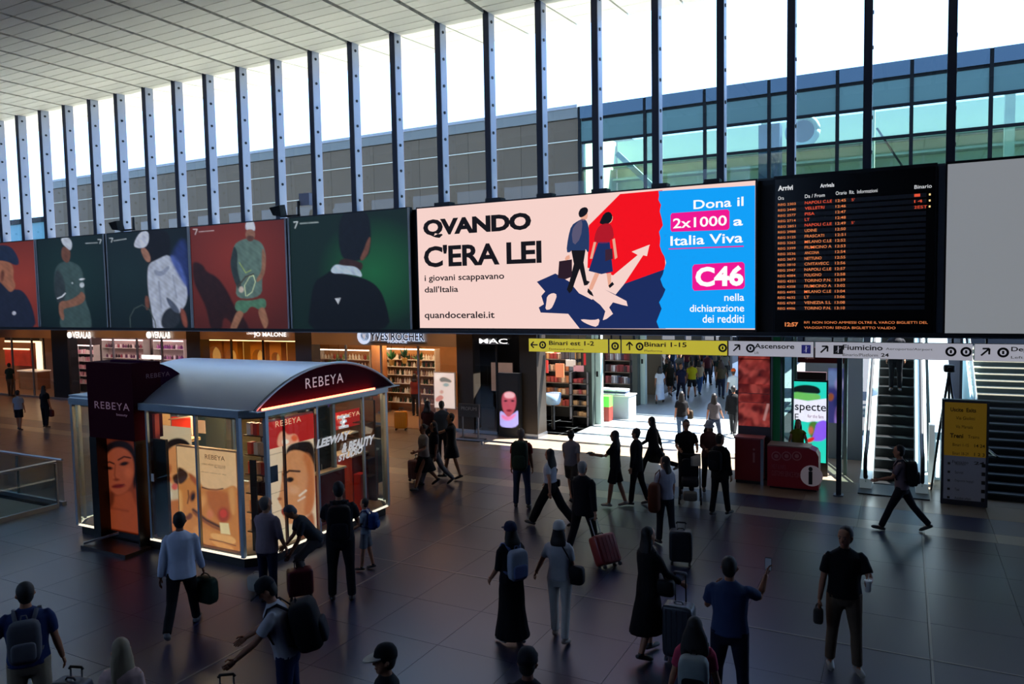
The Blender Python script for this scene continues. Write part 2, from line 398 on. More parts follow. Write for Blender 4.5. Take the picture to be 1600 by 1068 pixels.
for i in range(len(vx)-1):
    for j in range(len(hz)-2):
        B('pane', tealg, (vx[i]+.07, 34.93, hz[j]+.06, vx[i+1]-.07, 34.96, hz[j+1]-.06), tb)
    B('top_panel', M('blue_grey_panel', '34504e', .3, .2, vary=.1), (vx[i]+.07, 34.92, 12.26, vx[i+1]-.07, 34.98, 13.3), tb)
    B('coping_panel', M('blue_coping', '2e4456', .4, .2), (vx[i]+.07, 34.82, 13.36, vx[i+1]-.07, 35.1, 13.95), tb)
mint = M('mint_wall', 'bcc8ac', .8); 
B('rear_wall', mint, (-14, 39.5, 4.3, 10.2, 39.7, 13.0), tb); B('side_wall', mint, (-14.2, 35.1, 4.3, -14.1, 39.6, 13.0), tb)
for z in (7.0, 7.7, 8.4, 9.3, 10.1, 10.8, 11.5): B('floor_slab', M('slab_pale', '8a9a8a', .8), (-14, 38.7, z, 10.2, 39.5, z+.1), tb)
for x in (-11.5, -6, -1.6, 3.5, 8.0): B('column', mint, (x, 36.7, 4.3, x+.35, 37.1, 13), tb)
B('dark_core', M('core_blue', '1d3550', .6), (wy(1185, 250, 35.6)[0], 35.6, 4.3, wy(1218, 250, 35.6)[0], 36.4, 12.2), tb)
c = wy(1254, 205, 36.2); ring = MB(); 
ring.tube([(c[0]+.62*math.cos(a), 36.2, c[2]+.62*math.sin(a)) for a in [2*PI*k/24 for k in range(25)]], .13, 8); ring.build('duct_ring', M('pale_duct', 'b9c9c0', .5), tb, smooth=True)
MB().cyl((c[0], 36.25, c[2]), (c[0], 36.6, c[2]), .5, 20).build('duct_throat', BLACK, tb)
a, b = wy(965, 240, 36), wy(1045, 315, 36); MB().bar(a, b, .3, .25).build('inner_stair', M('stair_grey', '5d7a78', .7), tb)
a, b = wy(1370, 200, 36), wy(1420, 275, 36); MB().bar(a, b, .08, .08).build('inner_brace', frm, tb)
far = thing('far_building', 'sliver of a dark blue building beyond the left end of the grey cladding', 'building', (-66, 38, 0))
B('facade', M('far_teal', '2e6a78', .4), (-74, 38, 4.3, -60.4, 44, 11.6), far); B('roof_edge', frm, (-74.2, 37.8, 11.6, -60.2, 44, 12.0), far)
B('lit_window', EM('pale_teal_light', '9fe0d0', .7), (-61.7, 37.95, 6, -61.0, 38, 10.3), far)
# ------------------------------------------------------------------ advertising wall
def board(name, label, cat, px0, px1, ztop=7.42, zbot=3.80, Y=YA, fr=DARKM, t=.16):
    x0, x1 = wy(px0, 420, Y)[0], wy(px1, 420, Y)[0]
    o = thing(name, label, cat, ((x0+x1)/2, Y, zbot))
    B('housing', fr, (x0-.04, Y, zbot-.04, x1+.04, Y+t, ztop+.04), o)
    return o, x0, x1
def poster(label, px0, px1, bg, layers, em, ztop=7.42):
    o, x0, x1 = board('wall_poster', label, 'poster', px0, px1, ztop)
    w = x1-x0; n = int(min(150, max(70, (px1-px0)*.9)))
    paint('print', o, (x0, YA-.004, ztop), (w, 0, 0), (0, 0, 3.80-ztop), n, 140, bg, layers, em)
    for x in (x0-.05, x1+.01): B('edge_strip', M('poster_edge', 'b0b4b8', .5, .1), (x-.02, YA-.03, 3.81, x+.05, YA, ztop+.02), o)
    return o
def radial(cx, cy, R, c0, c1):
    c0, c1 = np.array(lin(c0)), np.array(lin(c1))
    def f(X, Y, u, v):
        t = np.clip(np.hypot(X-cx, Y-cy)/R, 0, 1)[..., None]; return c0*(1-t)+c1*t
    return f
PRINT_GLOW = .54  # glow added to the front-lit prints to lift them in the dim hall
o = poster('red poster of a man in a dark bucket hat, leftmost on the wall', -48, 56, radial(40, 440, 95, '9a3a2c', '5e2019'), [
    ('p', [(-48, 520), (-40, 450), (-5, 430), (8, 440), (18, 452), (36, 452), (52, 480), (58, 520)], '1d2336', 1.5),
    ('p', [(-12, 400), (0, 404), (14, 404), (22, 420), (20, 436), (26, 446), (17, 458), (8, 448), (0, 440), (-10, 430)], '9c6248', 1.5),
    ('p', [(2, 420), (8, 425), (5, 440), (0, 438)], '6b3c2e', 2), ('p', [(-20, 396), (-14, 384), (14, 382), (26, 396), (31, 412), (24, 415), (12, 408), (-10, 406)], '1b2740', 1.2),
    ('e', (22, 489, 3, 3, 0), 'c9c9d4', 1)], PRINT_GLOW)
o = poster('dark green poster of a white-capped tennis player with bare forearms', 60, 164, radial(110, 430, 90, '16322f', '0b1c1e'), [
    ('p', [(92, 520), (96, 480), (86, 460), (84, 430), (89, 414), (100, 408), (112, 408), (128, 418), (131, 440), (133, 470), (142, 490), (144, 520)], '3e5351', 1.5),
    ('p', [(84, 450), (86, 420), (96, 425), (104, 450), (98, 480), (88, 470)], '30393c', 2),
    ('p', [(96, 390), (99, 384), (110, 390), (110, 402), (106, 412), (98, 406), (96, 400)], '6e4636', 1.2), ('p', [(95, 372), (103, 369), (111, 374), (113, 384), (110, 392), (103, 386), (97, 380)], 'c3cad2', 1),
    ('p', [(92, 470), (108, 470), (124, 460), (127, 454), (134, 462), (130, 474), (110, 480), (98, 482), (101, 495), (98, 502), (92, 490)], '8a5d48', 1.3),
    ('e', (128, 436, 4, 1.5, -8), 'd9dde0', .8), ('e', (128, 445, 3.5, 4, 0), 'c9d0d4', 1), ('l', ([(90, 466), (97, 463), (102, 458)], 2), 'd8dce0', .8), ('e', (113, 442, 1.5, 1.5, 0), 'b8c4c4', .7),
    ('l', ([(134, 380), (152, 379)], 1.2), 'b4bcbc', .8), ('l', ([(153, 374), (158, 374), (156, 380)], 1.3), 'c4caca', .7)], PRINT_GLOW)
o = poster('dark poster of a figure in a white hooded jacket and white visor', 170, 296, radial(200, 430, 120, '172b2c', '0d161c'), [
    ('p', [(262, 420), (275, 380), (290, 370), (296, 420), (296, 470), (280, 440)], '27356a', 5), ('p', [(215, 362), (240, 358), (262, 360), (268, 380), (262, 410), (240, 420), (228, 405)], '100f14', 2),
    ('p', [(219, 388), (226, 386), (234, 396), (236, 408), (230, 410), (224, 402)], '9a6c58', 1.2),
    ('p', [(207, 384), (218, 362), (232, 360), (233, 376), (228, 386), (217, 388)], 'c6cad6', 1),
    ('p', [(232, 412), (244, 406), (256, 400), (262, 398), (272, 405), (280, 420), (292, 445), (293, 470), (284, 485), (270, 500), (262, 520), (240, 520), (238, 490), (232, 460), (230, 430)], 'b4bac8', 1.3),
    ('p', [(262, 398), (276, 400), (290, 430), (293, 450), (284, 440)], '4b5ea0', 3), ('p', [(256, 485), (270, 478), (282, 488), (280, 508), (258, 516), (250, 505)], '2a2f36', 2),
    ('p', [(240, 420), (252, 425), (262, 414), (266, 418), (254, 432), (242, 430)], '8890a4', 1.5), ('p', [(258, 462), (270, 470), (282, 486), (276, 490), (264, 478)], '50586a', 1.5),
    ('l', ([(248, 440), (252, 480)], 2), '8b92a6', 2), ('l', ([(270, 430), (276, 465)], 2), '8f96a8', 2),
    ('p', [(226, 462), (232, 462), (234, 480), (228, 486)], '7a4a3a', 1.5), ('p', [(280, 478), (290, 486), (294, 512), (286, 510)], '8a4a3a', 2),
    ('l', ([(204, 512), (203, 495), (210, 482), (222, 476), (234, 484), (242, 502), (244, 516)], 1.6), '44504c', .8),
    ('l', ([(178, 376), (197, 373)], 1.2), 'b4bcbc', .8), ('l', ([(171, 372), (176, 372), (174, 378)], 1.3), 'c4caca', .7)], PRINT_GLOW)
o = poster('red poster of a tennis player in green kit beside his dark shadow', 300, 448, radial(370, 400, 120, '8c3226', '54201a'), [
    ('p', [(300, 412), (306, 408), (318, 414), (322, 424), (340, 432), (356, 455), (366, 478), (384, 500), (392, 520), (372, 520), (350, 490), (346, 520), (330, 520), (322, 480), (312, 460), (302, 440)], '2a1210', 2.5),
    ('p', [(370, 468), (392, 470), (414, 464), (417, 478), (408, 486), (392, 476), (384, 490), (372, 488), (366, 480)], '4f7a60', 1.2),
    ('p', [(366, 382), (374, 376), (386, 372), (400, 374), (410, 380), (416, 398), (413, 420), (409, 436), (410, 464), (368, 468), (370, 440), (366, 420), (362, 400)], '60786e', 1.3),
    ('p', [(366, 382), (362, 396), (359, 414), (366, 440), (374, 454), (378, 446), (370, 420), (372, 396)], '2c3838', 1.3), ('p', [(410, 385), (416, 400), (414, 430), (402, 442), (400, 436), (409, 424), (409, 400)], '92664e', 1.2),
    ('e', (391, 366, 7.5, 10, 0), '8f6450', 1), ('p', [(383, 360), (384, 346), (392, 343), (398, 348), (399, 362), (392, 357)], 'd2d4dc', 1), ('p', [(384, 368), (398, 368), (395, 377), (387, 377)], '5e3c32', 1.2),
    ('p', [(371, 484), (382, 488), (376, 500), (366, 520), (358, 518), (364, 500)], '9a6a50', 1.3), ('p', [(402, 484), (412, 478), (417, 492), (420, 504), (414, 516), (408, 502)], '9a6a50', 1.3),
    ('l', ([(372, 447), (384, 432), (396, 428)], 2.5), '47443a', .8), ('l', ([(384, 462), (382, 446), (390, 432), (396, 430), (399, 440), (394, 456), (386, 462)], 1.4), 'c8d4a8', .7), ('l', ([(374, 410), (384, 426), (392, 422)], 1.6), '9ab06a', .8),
    ('e', (377, 452, 4, 5, 0), 'c8b8a8', 1), ('l', ([(311, 362), (334, 360)], 1.2), 'd0b8b0', .8), ('l', ([(302, 358), (308, 358), (305, 366)], 1.4), 'e0d0cc', .7)], PRINT_GLOW)
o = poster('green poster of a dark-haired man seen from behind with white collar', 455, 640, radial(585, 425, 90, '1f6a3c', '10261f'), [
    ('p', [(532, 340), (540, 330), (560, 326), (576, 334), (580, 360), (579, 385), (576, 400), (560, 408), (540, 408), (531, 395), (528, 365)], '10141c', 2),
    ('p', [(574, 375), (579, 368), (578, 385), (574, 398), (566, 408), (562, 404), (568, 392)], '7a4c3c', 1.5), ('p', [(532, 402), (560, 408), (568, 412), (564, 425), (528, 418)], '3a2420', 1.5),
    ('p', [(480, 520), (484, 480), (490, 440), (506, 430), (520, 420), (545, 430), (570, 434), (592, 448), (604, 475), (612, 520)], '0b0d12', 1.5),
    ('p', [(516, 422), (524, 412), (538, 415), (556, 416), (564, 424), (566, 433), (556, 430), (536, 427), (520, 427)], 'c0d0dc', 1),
    ('q', [(523, 466), (532.5, 465), (528.5, 475)], 'd0d4d8', .7), ('l', ([(469, 349), (497, 347)], 1.3), 'c0ccc8', .8), ('l', ([(459, 347), (465, 346), (461, 356)], 1.5), 'dce4e0', .7)], PRINT_GLOW, 7.44)

# the big LED screen
LE, x0, x1 = board('led_billboard', 'wide lit screen showing a pink, red and blue campaign picture', 'screen', 654, 1180, 7.40, 3.83)
Yl = YA-.006
def LEDM(c): return M('led_'+c, '000000', .6, em=1.0, emc=c, spec=.1)
def RP(n, pts, c, l=.004, s=0): return polyY(pts, Yl, LEDM(c), LE, n, l, s)
xl = 1180
B('screen_face', LEDM('f6d3cb'), (x0, Yl, 3.85, x1, YA, 7.40), LE)
edge = [(1029, 298), (1030, 305), (1029, 312), (1033, 320), (1031, 330), (1034, 341), (1036, 352), (1030, 362), (1032, 372), (1031, 384), (1034, 393), (1038, 400), (1041, 410), (1038, 420), (1036, 428), (1032, 436), (1036, 447), (1040, 452), (1036, 462), (1030, 472), (1034, 482), (1030, 492), (1026, 502), (1030, 512.5)]
RP('red_shape', [(969, 303), (1035, 297), (1040, 425), (975, 444), (1016, 382), (958, 430), (918, 418), (920, 352)], 'f3111f', .004)
RP('arrow_shape', [(958, 460), (945, 452), (1000, 400), (987, 393), (1015, 382), (1011, 400), (1003, 398), (975, 444)], 'f6d3cb', .006)
RP('navy_shape', [(839, 440), (868, 427), (890, 440), (905, 458), (925, 468), (945, 452), (962, 460), (976, 443), (1040, 420), (1040, 513), (906, 513), (888, 490), (845, 488), (842, 480), (850, 475), (846, 462), (852, 455)], '1c2c5e', .008)
RP('map_shape', [(905, 457), (925, 451), (945, 452), (960, 460), (979, 470), (981, 478), (972, 476), (958, 472), (952, 480), (958, 490), (948, 498), (942, 500), (946, 486), (938, 476), (924, 465)], 'f6d3cb', .010)
RP('map_island', [(907, 498), (928, 500), (938, 497), (934, 511), (922, 508), (910, 502)], 'f6d3cb', .010, 1)
RP('map_island', [(855, 462), (864, 457), (871, 460), (866, 474), (861, 483), (852, 484), (854, 472)], 'f6d3cb', .010, 1)
blue = RP('blue_shape', edge+[(1180, 512.7), (1180, 289.6), (1029, 298.5)], '12a0f8', .012)
# the two walking figures of the picture
RP('picture_jacket', [(903, 345), (912, 341), (918, 346), (921, 360), (921, 390), (919, 395), (915, 388), (915, 392), (893, 391), (891, 394), (885, 394), (888, 370), (893, 352)], '263a64', .012, 1)
RP('picture_back', [(903, 346), (911, 343), (908, 372), (896, 385), (893, 360)], '5a5672', .014, 1)
RP('picture_hair', [(904, 332), (908, 325), (916, 323), (920, 328), (916, 336), (908, 340), (905, 338)], '14161f', .014, 1)
RP('picture_head', [(909, 337), (918, 329), (919, 340), (913, 345), (907, 343)], 'e8a890', .012, 1)
RP('picture_trousers', [(893, 391), (915, 391), (912, 410), (917, 438), (922, 440), (918, 445), (913, 446), (906, 420), (900, 436), (894, 454), (890, 458), (886, 452), (890, 440), (897, 412)], '17161c', .013)
RP('picture_briefcase', [(874, 408), (894, 405), (894, 432), (884, 436), (872, 434)], '2c1c28', .014); RP('picture_hand', [(885, 400), (890, 398), (891, 404), (884, 407), (883, 404)], 'e8a890', .014)
RP('picture_hair', [(938, 345), (944, 333), (953, 330), (958, 338), (954, 348), (944, 351), (937, 349)], '14161f', .014, 1)
RP('picture_head', [(950, 338), (958, 336), (957, 346), (950, 350)], 'e8a890', .013, 1)
RP('picture_blouse', [(937, 352), (948, 348), (957, 352), (960, 372), (954, 374), (952, 380), (936, 380), (928, 378), (931, 362)], 'b01828', .014, 1)
RP('picture_skirt', [(935, 378), (953, 378), (958, 424), (940, 428), (920, 423)], '1c2f62', .014); RP('picture_handbag', [(946, 390), (957, 388), (958, 404), (946, 408)], '3c2436', .016)
RP('picture_arm', [(928, 378), (932, 378), (926, 404), (922, 404)], 'e8a890', .015); RP('picture_arm', [(957, 374), (961, 372), (965, 402), (961, 405)], 'e8a890', .015)
RP('picture_leg', [(930, 426), (937, 427), (926, 452), (920, 454), (921, 448)], 'e8a890', .013); RP('picture_leg', [(948, 427), (955, 426), (955, 446), (951, 448)], 'e8a890', .013)
RP('picture_shoe', [(919, 450), (925, 456), (928, 463), (922, 460), (918, 456)], '14161f', .015); RP('picture_shoe', [(951, 446), (957, 440), (960, 444), (953, 450)], '14161f', .015)
ink = LEDM('17161c'); wh = LEDM('ffffff'); mag = 'f01892'
for s, a, b, c, d, bd in (('QVANDO', 662, 373, 830, 331, .05), ("C'ERA LEI", 663, 418, 846, 374, .03)):
    textY(s, a, b, c, d, Yl, ink, LE, bold=bd, space=.95)
textY('i giovani scappavano', 664, 442, 788, 426, Yl, ink, LE, bold=.015); textY("dall'Italia", 664, 457, 716, 446, Yl, ink, LE, bold=.015); textY('quandoceralei.it', 664, 500, 773, 486, Yl, ink, LE, bold=.015)
RP('magenta_tab', [(1048, 336), (1050, 333), (1137, 327), (1140, 330), (1140, 356), (1137, 359), (1050, 362), (1048, 359)], mag, .014)
RP('magenta_tab', [(1082, 417), (1085, 413), (1160, 409), (1163.5, 412), (1164, 447), (1161, 451), (1085, 454), (1082, 450)], mag, .014)
RP('magenta_line', [(1045, 388), (1162, 383.5), (1162, 385.5), (1045, 389.5)], mag, .014)
for s, a, b, c, d, bd in (('Dona il', 1084, 327, 1162, 307, .015), ('2x1000', 1052, 357, 1136, 336, .015), ('a', 1146, 353, 1161, 342, .02), ('Italia Viva', 1048, 384, 1161, 363, .015),
    ('C46', 1087, 448, 1162, 414, .04), ('nella', 1132, 470, 1163, 458, .01), ('dichiarazione', 1078, 487, 1163, 475, .01), ('dei redditi', 1098, 504, 1163, 491, .01)):
    textY(s, a, b, c, d, Yl, wh, LE, bold=bd, lift=.022)
for px in (690, 770, 850, 936, 1030, 1112): B('top_bracket', DARKM, (wy(px-12, 310, YA)[0], YA, 7.43, wy(px+12, 310, YA)[0], YA+.3, 7.53), LE)

# arrivals board
AB, x0, x1 = board('arrivals_board', 'black arrivals board with rows of small orange lettering', 'display', 1211, 1459, 7.42, 3.74)
orange = EM('amber_led', 'f08a50', .8); red = EM('red_led', 'f0583a', .8); wht = EM('white_led', 'e8e8e8', .8); band = M('board_row', '34383f', .4)
B('board_glass', M('board_black', '08090c', .25), (x0, YA-.01, 3.78, x1, YA, 7.38), AB)
Yb = YA-.012
def rowy(px, k):   # the rows run level on the board: k = fraction of its height from the top
    return None
X0, X1 = x0, x1; W_ = X1-X0
def bt(s, u0, u1, z0, z1, mat, **kw): return text(s, (X0+W_*u0, Yb, z0), (X0+W_*u1, Yb, z1), (0, -1, 0), mat, AB, name='display_text', lift=.02, **kw)
bt('Arrivi', .02, .12, 7.11, 7.23, wht, bold=.03); bt('Arrivals', .3, .39, 7.11, 7.2, wht, bold=.02)
bt('Ora', .02, .06, 6.9, 6.98, wht); bt('Da / From', .2, .33, 6.9, 6.98, wht); bt('Orario  Rit.  Informazioni', .4, .66, 6.92, 7.0, wht); bt('Binario', .88, .98, 6.93, 7.01, wht)
towns = ['NAPOLI C.LE', 'VELLETRI', 'PISA', 'LT', 'NAPOLI C.LE', 'UDINE', 'FRASCATI', 'MILANO C.LE', 'FIUMICINO A', 'ANCONA', 'NETTUNO', 'CIVITAVECC', 'NAPOLI C.LE', 'FOLIGNO', 'TORINO P.N.', 'FIUMICINO A', 'MILANO C.LE', 'LT', 'VENEZIA S.L', 'TORINO P.N.']
for k, t in enumerate(towns):
    z = 6.76-k*.128
    B('display_row', band, (X0+W_*.02, YA-.014, z-.015, X1-W_*.05, YA-.01, z+.07), AB)
    bt('REG %04d' % (2303+k*137 % 6000), .02, .14, z, z+.055, orange, bold=.01); bt(t, .2, .2+.016*len(t), z, z+.065, red if k < 5 else orange, bold=.01)
    bt('12:%02d' % (45+k) if k < 15 else '13:%02d' % (k*2-28), .4, .465, z, z+.062, orange, bold=.01)
    if k in (0, 4): bt("5'", .5, .52, z, z+.06, red)
for k, s in enumerate(('1', '14', '2EST')): bt(s, .88, .9+.014*len(s), 6.76-k*.128, 6.82-k*.128, red); B('display_lamp', EM('amber_dot', 'ffd890', 1), (X0+W_*.965, Yb-.012, 6.77-k*.128, X0+W_*.975, Yb, 6.81-k*.128), AB)
bt('12:57', .07, .16, 3.93, 4.03, orange, bold=.04); 
bt('RFI  NON SONO AMMESSI OLTRE IL VARCO BIGLIETTI DEL', .2, .97, 4.0, 4.055, orange); bt('VIAGGIATORI SENZA BIGLIETTO VALIDO', .2, .78, 3.88, 3.935, orange)
# pilaster and big blank panel right of the board
pl = struct(B('trim_2', M('pilaster', '3f444c', .4, .3), (x1+.06, YA+.05, 3.7, x1+.26, YA+.3, 7.42)))
o, x0, x1 = board('blank_billboard', 'large blank silvery grey panel at the right end of the wall', 'panel', 1478, 1760, 7.42, 3.74)
B('panel_face', M('silver_screen', 'b4b8bc', .35, .35, em=.42, emc='b8bcc0'), (x0, YA-.02, 3.76, x1, YA, 7.40), o)

# direction signs under the wall
def sign(label, p0, p1, c, items):
    x0, x1 = wy(p0, 535, 18.55)[0], wy(p1, 535, 18.55)[0]; o = thing('direction_sign', label, 'sign', ((x0+x1)/2, 18.6, 3.28), 0, 'direction signs hanging under the advertising wall')
    MB().box(x0+.012, 18.56, 3.22, x1-.012, 18.72, 3.585).build('sign_box', M('sign_case', '55565a', .5), o)
    B('sign_face', M('sign_'+c, c, .4, em=.62), (x0+.015, 18.55, 3.225, x1-.015, 18.56, 3.58), o)
    for u in (.12, .88): B('hanger', DARKM, (x0+(x1-x0)*u-.02, 18.62, 3.585, x0+(x1-x0)*u+.02, 18.66, 3.70), o)
    w = x1-x0; Y = 18.545; dk = M('sign_ink', '101014', .5)
    for it in items:
        k = it[0]
        if k == 't': text(it[1], (x0+w*it[2], Y, it[4]), (x0+w*it[3], Y, it[5]), (0, -1, 0), M('sign_ink2', '50504c', .5) if it[5]-it[4] < .07 else dk, o, bold=.0 if it[5]-it[4] < .07 else .02, lift=.002)
        elif k == 'o':
            cx = x0+it[1]; mb = MB(); mb.cyl((cx, Y, 3.41), (cx, Y-.004, 3.41), .105, 20); mb.build('pictogram_disc', dk, o)
            mb = MB(); mb.cyl((cx, Y-.004, 3.41), (cx, Y-.006, 3.41), .06, 14); mb.build('pictogram_ring', M('sign_'+c, c), o); B('pictogram', dk, (cx-.02, Y-.008, 3.375, cx+.02, Y-.006, 3.445), o)
        elif k == 's':
            cx = x0+it[1]; B('pictogram_square', M('ink_'+it[2], it[2], .5, em=.3), (cx-.1, Y-.004, 3.31, cx+.1, Y, 3.51), o)
            mb = MB(); mb.bar((cx-.05, Y-.006, 3.36), (cx+.05, Y-.006, 3.46), .02, .004); mb.bar((cx, Y-.007, 3.34), (cx, Y-.007, 3.49), .018, .004); mb.build('pictogram', M('sign_'+c, c, em=.62), o)
        elif k == 'a':
            cx = x0+it[1]; d = Vector((math.cos(rad(it[2])), 0, math.sin(rad(it[2])))); n = Vector((-d.z, 0, d.x)); c0 = Vector((cx, Y-.003, 3.41)); mb = MB()
            mb.bar(c0-d*.1, c0+d*.1, .035, .004, (0, 1, 0)); 
            for s in (-1, 1): mb.bar(c0+d*.11, c0+d*.02+n*s*.085, .035, .004, (0, 1, 0))
            mb.build('arrow', dk, o)
    return o
sign('yellow direction sign with left arrow reading Binari est 1-2', 825.5, 950.5, 'd8c83c', [('a', .19, 180), ('o', .44), ('t', 'Binari est 1-2', .27, .83, 3.41, 3.53), ('t', 'Eastward Platforms', .27, .7, 3.28, 3.33)])
sign('short yellow sign with a single round pictogram', 951.5, 970, 'd8c83c', [('o', .17)])
sign('yellow direction sign with upward arrow reading Binari 1-15', 970.5, 1137, 'd8c83c', [('a', .23, 90), ('o', .5), ('t', 'Binari 1-15', .23, .63, 3.41, 3.53), ('t', 'Platforms', .23, .4, 3.28, 3.33), ('o', 2.6)])
sign('pale grey direction sign reading Ascensore', 1137.5, 1272, 'b9b8c2', [('a', .2, 45), ('o', .53), ('t', 'Ascensore', .32, .78, 3.41, 3.53), ('t', 'Lift', .32, .37, 3.28, 3.34), ('s', 1.78, '34348a')])
sign('pale grey direction sign reading Fiumicino with aeroplane symbol', 1273, 1521, 'b9b8c2', [('a', .2, 45), ('s', .5, '18181c'), ('t', 'Fiumicino', .19, .45, 3.41, 3.53), ('t', 'Aeroporto/Airport', .47, .76, 3.41, 3.475), ('t', 'Binario/Platform', .19, .42, 3.27, 3.335), ('t', '24', .44, .49, 3.27, 3.35), ('o', 2.72), ('o', 3.0)])
sign('pale grey direction sign cut off by the right edge of the picture', 1522, 1700, 'b9b8c2', [('a', .2, 45), ('o', .52), ('t', 'Deposito bagagli', .34, .95, 3.41, 3.53), ('t', 'Left Luggage', .34, .7, 3.27, 3.34)])
# small floodlights and boxes on the wall top
for px, py, l in ((190, 345, 'black floodlight on bracket above the green tennis posters'), (445, 320, 'small floodlight on bracket above the red poster')):
    p = wy(px, py, 18.6); o = thing('floodlight', l, 'lamp', (p[0], 18.6, 7.5)); mb = MB(); mb.bar((p[0]-.4, 18.8, 7.53), (p[0]+.45, 18.8, 7.53), .06, .06); mb.bar((p[0]+.4, 18.8, 7.5), (p[0]+.4, 18.8, 8.0), .06, .06); mb.build('bracket', BLACK, o)
    MB().hexa([(p[0]-.45, 18.5, 7.55), (p[0]-.1, 18.5, 7.5), (p[0]-.1, 18.8, 7.5), (p[0]-.45, 18.8, 7.55), (p[0]-.5, 18.4, 7.8), (p[0]-.05, 18.4, 7.85), (p[0]-.1, 18.7, 7.9), (p[0]-.4, 18.7, 7.9)]).build('lamp_head', BLACK, o)
p = wy(480, 312, 19.0); bx = B('junction_box', M('lilac_grey', '8a8fa8', .5), (p[0]-.22, 18.85, p[2]-.2, p[0]+.22, 19.0, p[2]+.2)); tag(bx, 'small pale grey box fixed to a window mullion above the green poster', 'box')
# ------------------------------------------------------------------ shops under the wall
SY = 22.34
BRONZE = M('dark_bronze', '3b352f', .4, .5)
sg = glass('shop_glass', 'ffffff', .05)
def pillar(px0, px1, mat, label, Y=SY, d=.5, top=3.95):
    x0, x1 = wy(px0, 530, Y)[0], wy(px1, 530, Y)[0]
    o = B('pillar', mat, (x0, Y, 0, x1, Y+d, top)); tag(o, label, 'pillar'); B('pillar_foot', STEEL, (x0-.02, Y-.02, 0, x1+.02, Y+d+.02, .12), o)
    return x0, x1
p1 = pillar(80, 105, DARKM, 'dark metal clad pillar between the orange lit shop and the pink lit shop')
p2 = pillar(291, 312, BRONZE, 'dark pillar between the pink lit shop and the golden lit shop')
p3 = pillar(461, 486, M('slate', '34363c', .5, .3), 'slate grey pillar left of the cosmetics shop with leaf emblem sign')
p4 = pillar(713, 738, BRONZE, 'bronze pillar left of the black fronted make-up shop')
p5 = pillar(811, 838, BRONZE, 'bronze corner pillar right of the black fronted make-up shop', d=.7)
def shop(x0, x1, n, wallm, floorm, depth, hdr, hz0, hc, lights, le, lc):
    depth = 5.0; kk = (SY+depth)/SY; ka = (SY+.5)/SY
    struct(B('wall_shop_rear', wallm, (x0*kk, SY+depth, 0, x1*kk, SY+depth+.15, 3.95)))
    for xs_, t_ in ((x0, -.12), (x1, .12)):   # the partitions fan out towards the rear
        struct(MB().prism([(xs_*ka, SY+.5, 0), (xs_*ka+t_, SY+.5, 0), (xs_*kk+t_, SY+depth, 0), (xs_*kk, SY+depth, 0)], (0, 0, 3.95)).build('wall_shop_side', wallm))
    struct(MB().prism([(x0, SY-.1, -.02), (x1, SY-.1, -.02), (x1*kk, SY+depth, -.02), (x0*kk, SY+depth, -.02)], (0, 0, .035)).build('floor_shop', floorm))
    fr = struct(B('window_%d' % n, hdr, (x0, SY+.02, hz0, x1, SY+.12, 3.95)))
    k = max(2, round((x1-x0)/1.7)); w = (x1-x0)/k
    for i in range(k):
        if i == k//2: continue        # the open doorway
        B('pane', sg, (x0+i*w+.03, SY+.06, .1, x0+(i+1)*w-.03, SY+.08, hz0), fr)
        B('sill', STEEL, (x0+i*w, SY+.02, 0, x0+(i+1)*w, SY+.14, .1), fr)
    for i in range(1, k): B('frame_post', hc, (x0+i*w-.03, SY+.03, 0, x0+i*w+.03, SY+.11, hz0), fr)
    m = M('shop_lamp_'+lc, lc, .5, em=le*2.2)
    for i in range(lights):
        x = (x0+(i+.5)*(x1-x0)/lights)*1.08; o = thing('ceiling_light', 'flat ceiling light inside a shop', 'lamp', (x, SY+1.8, 3.9), 0, 'ceiling lights inside the shops')
        B('lamp_frame', GREY, (x-.55, SY+.9, 3.9, x+.55, SY+3.0, 3.95), o); B('diffuser', m, (x-.5, SY+.95, 3.87, x+.5, SY+2.95, 3.9), o)
beige = M('beige_wall', 'b98a66', .7); pinkw = M('pinkish_wall', 'c3aaa6', .6); gold = M('golden_wall', 'b98642', .6); wood = M('warm_wood', 'b07c4c', .5, noise_s=3, noise_a=.2); blackw = M('black_wall', '101012', .4)
fbe = M('shop_floor_beige', '94745a', .3); fgr = M('shop_floor_grey', '8a8078', .3); fbk = M('shop_floor_black', '1a1a1c', .3)
hdr1 = M('header_taupe', 'a8907c', .4, .1); hdr2 = M('header_grey', 'b0a498', .4, .1); hdr3 = M('header_black', '17181d', .3)
shop(-50, p1[0], 2, beige, fbe, 4.5, hdr1, 3.05, STEEL, 2, 4.5, 'ffc890')
shop(p1[1], p2[0], 3, pinkw, fgr, 5, hdr2, 3.12, STEEL, 3, 4.5, 'ffe4e0')
shop(p2[1], p3[0], 4, gold, fbe, 4.5, hdr1, 3.12, BRONZE, 2, 4.5, 'ffc468')
shop(p3[1], p4[0], 5, wood, fbe, 5, hdr2, 3.0, STEEL, 3, 5, 'ffd8a4')
shop(p4[1], p5[0], 6, blackw, fbk, 5, hdr3, 3.3, BLACK, 1, .7, 'd8c8ff')
struct(B('wall_front_2', DARKM, (-75, SY, 0, -50.2, SY+.3, 3.95)))
SW = EM('sign_white', 'ffffff', 1.3)
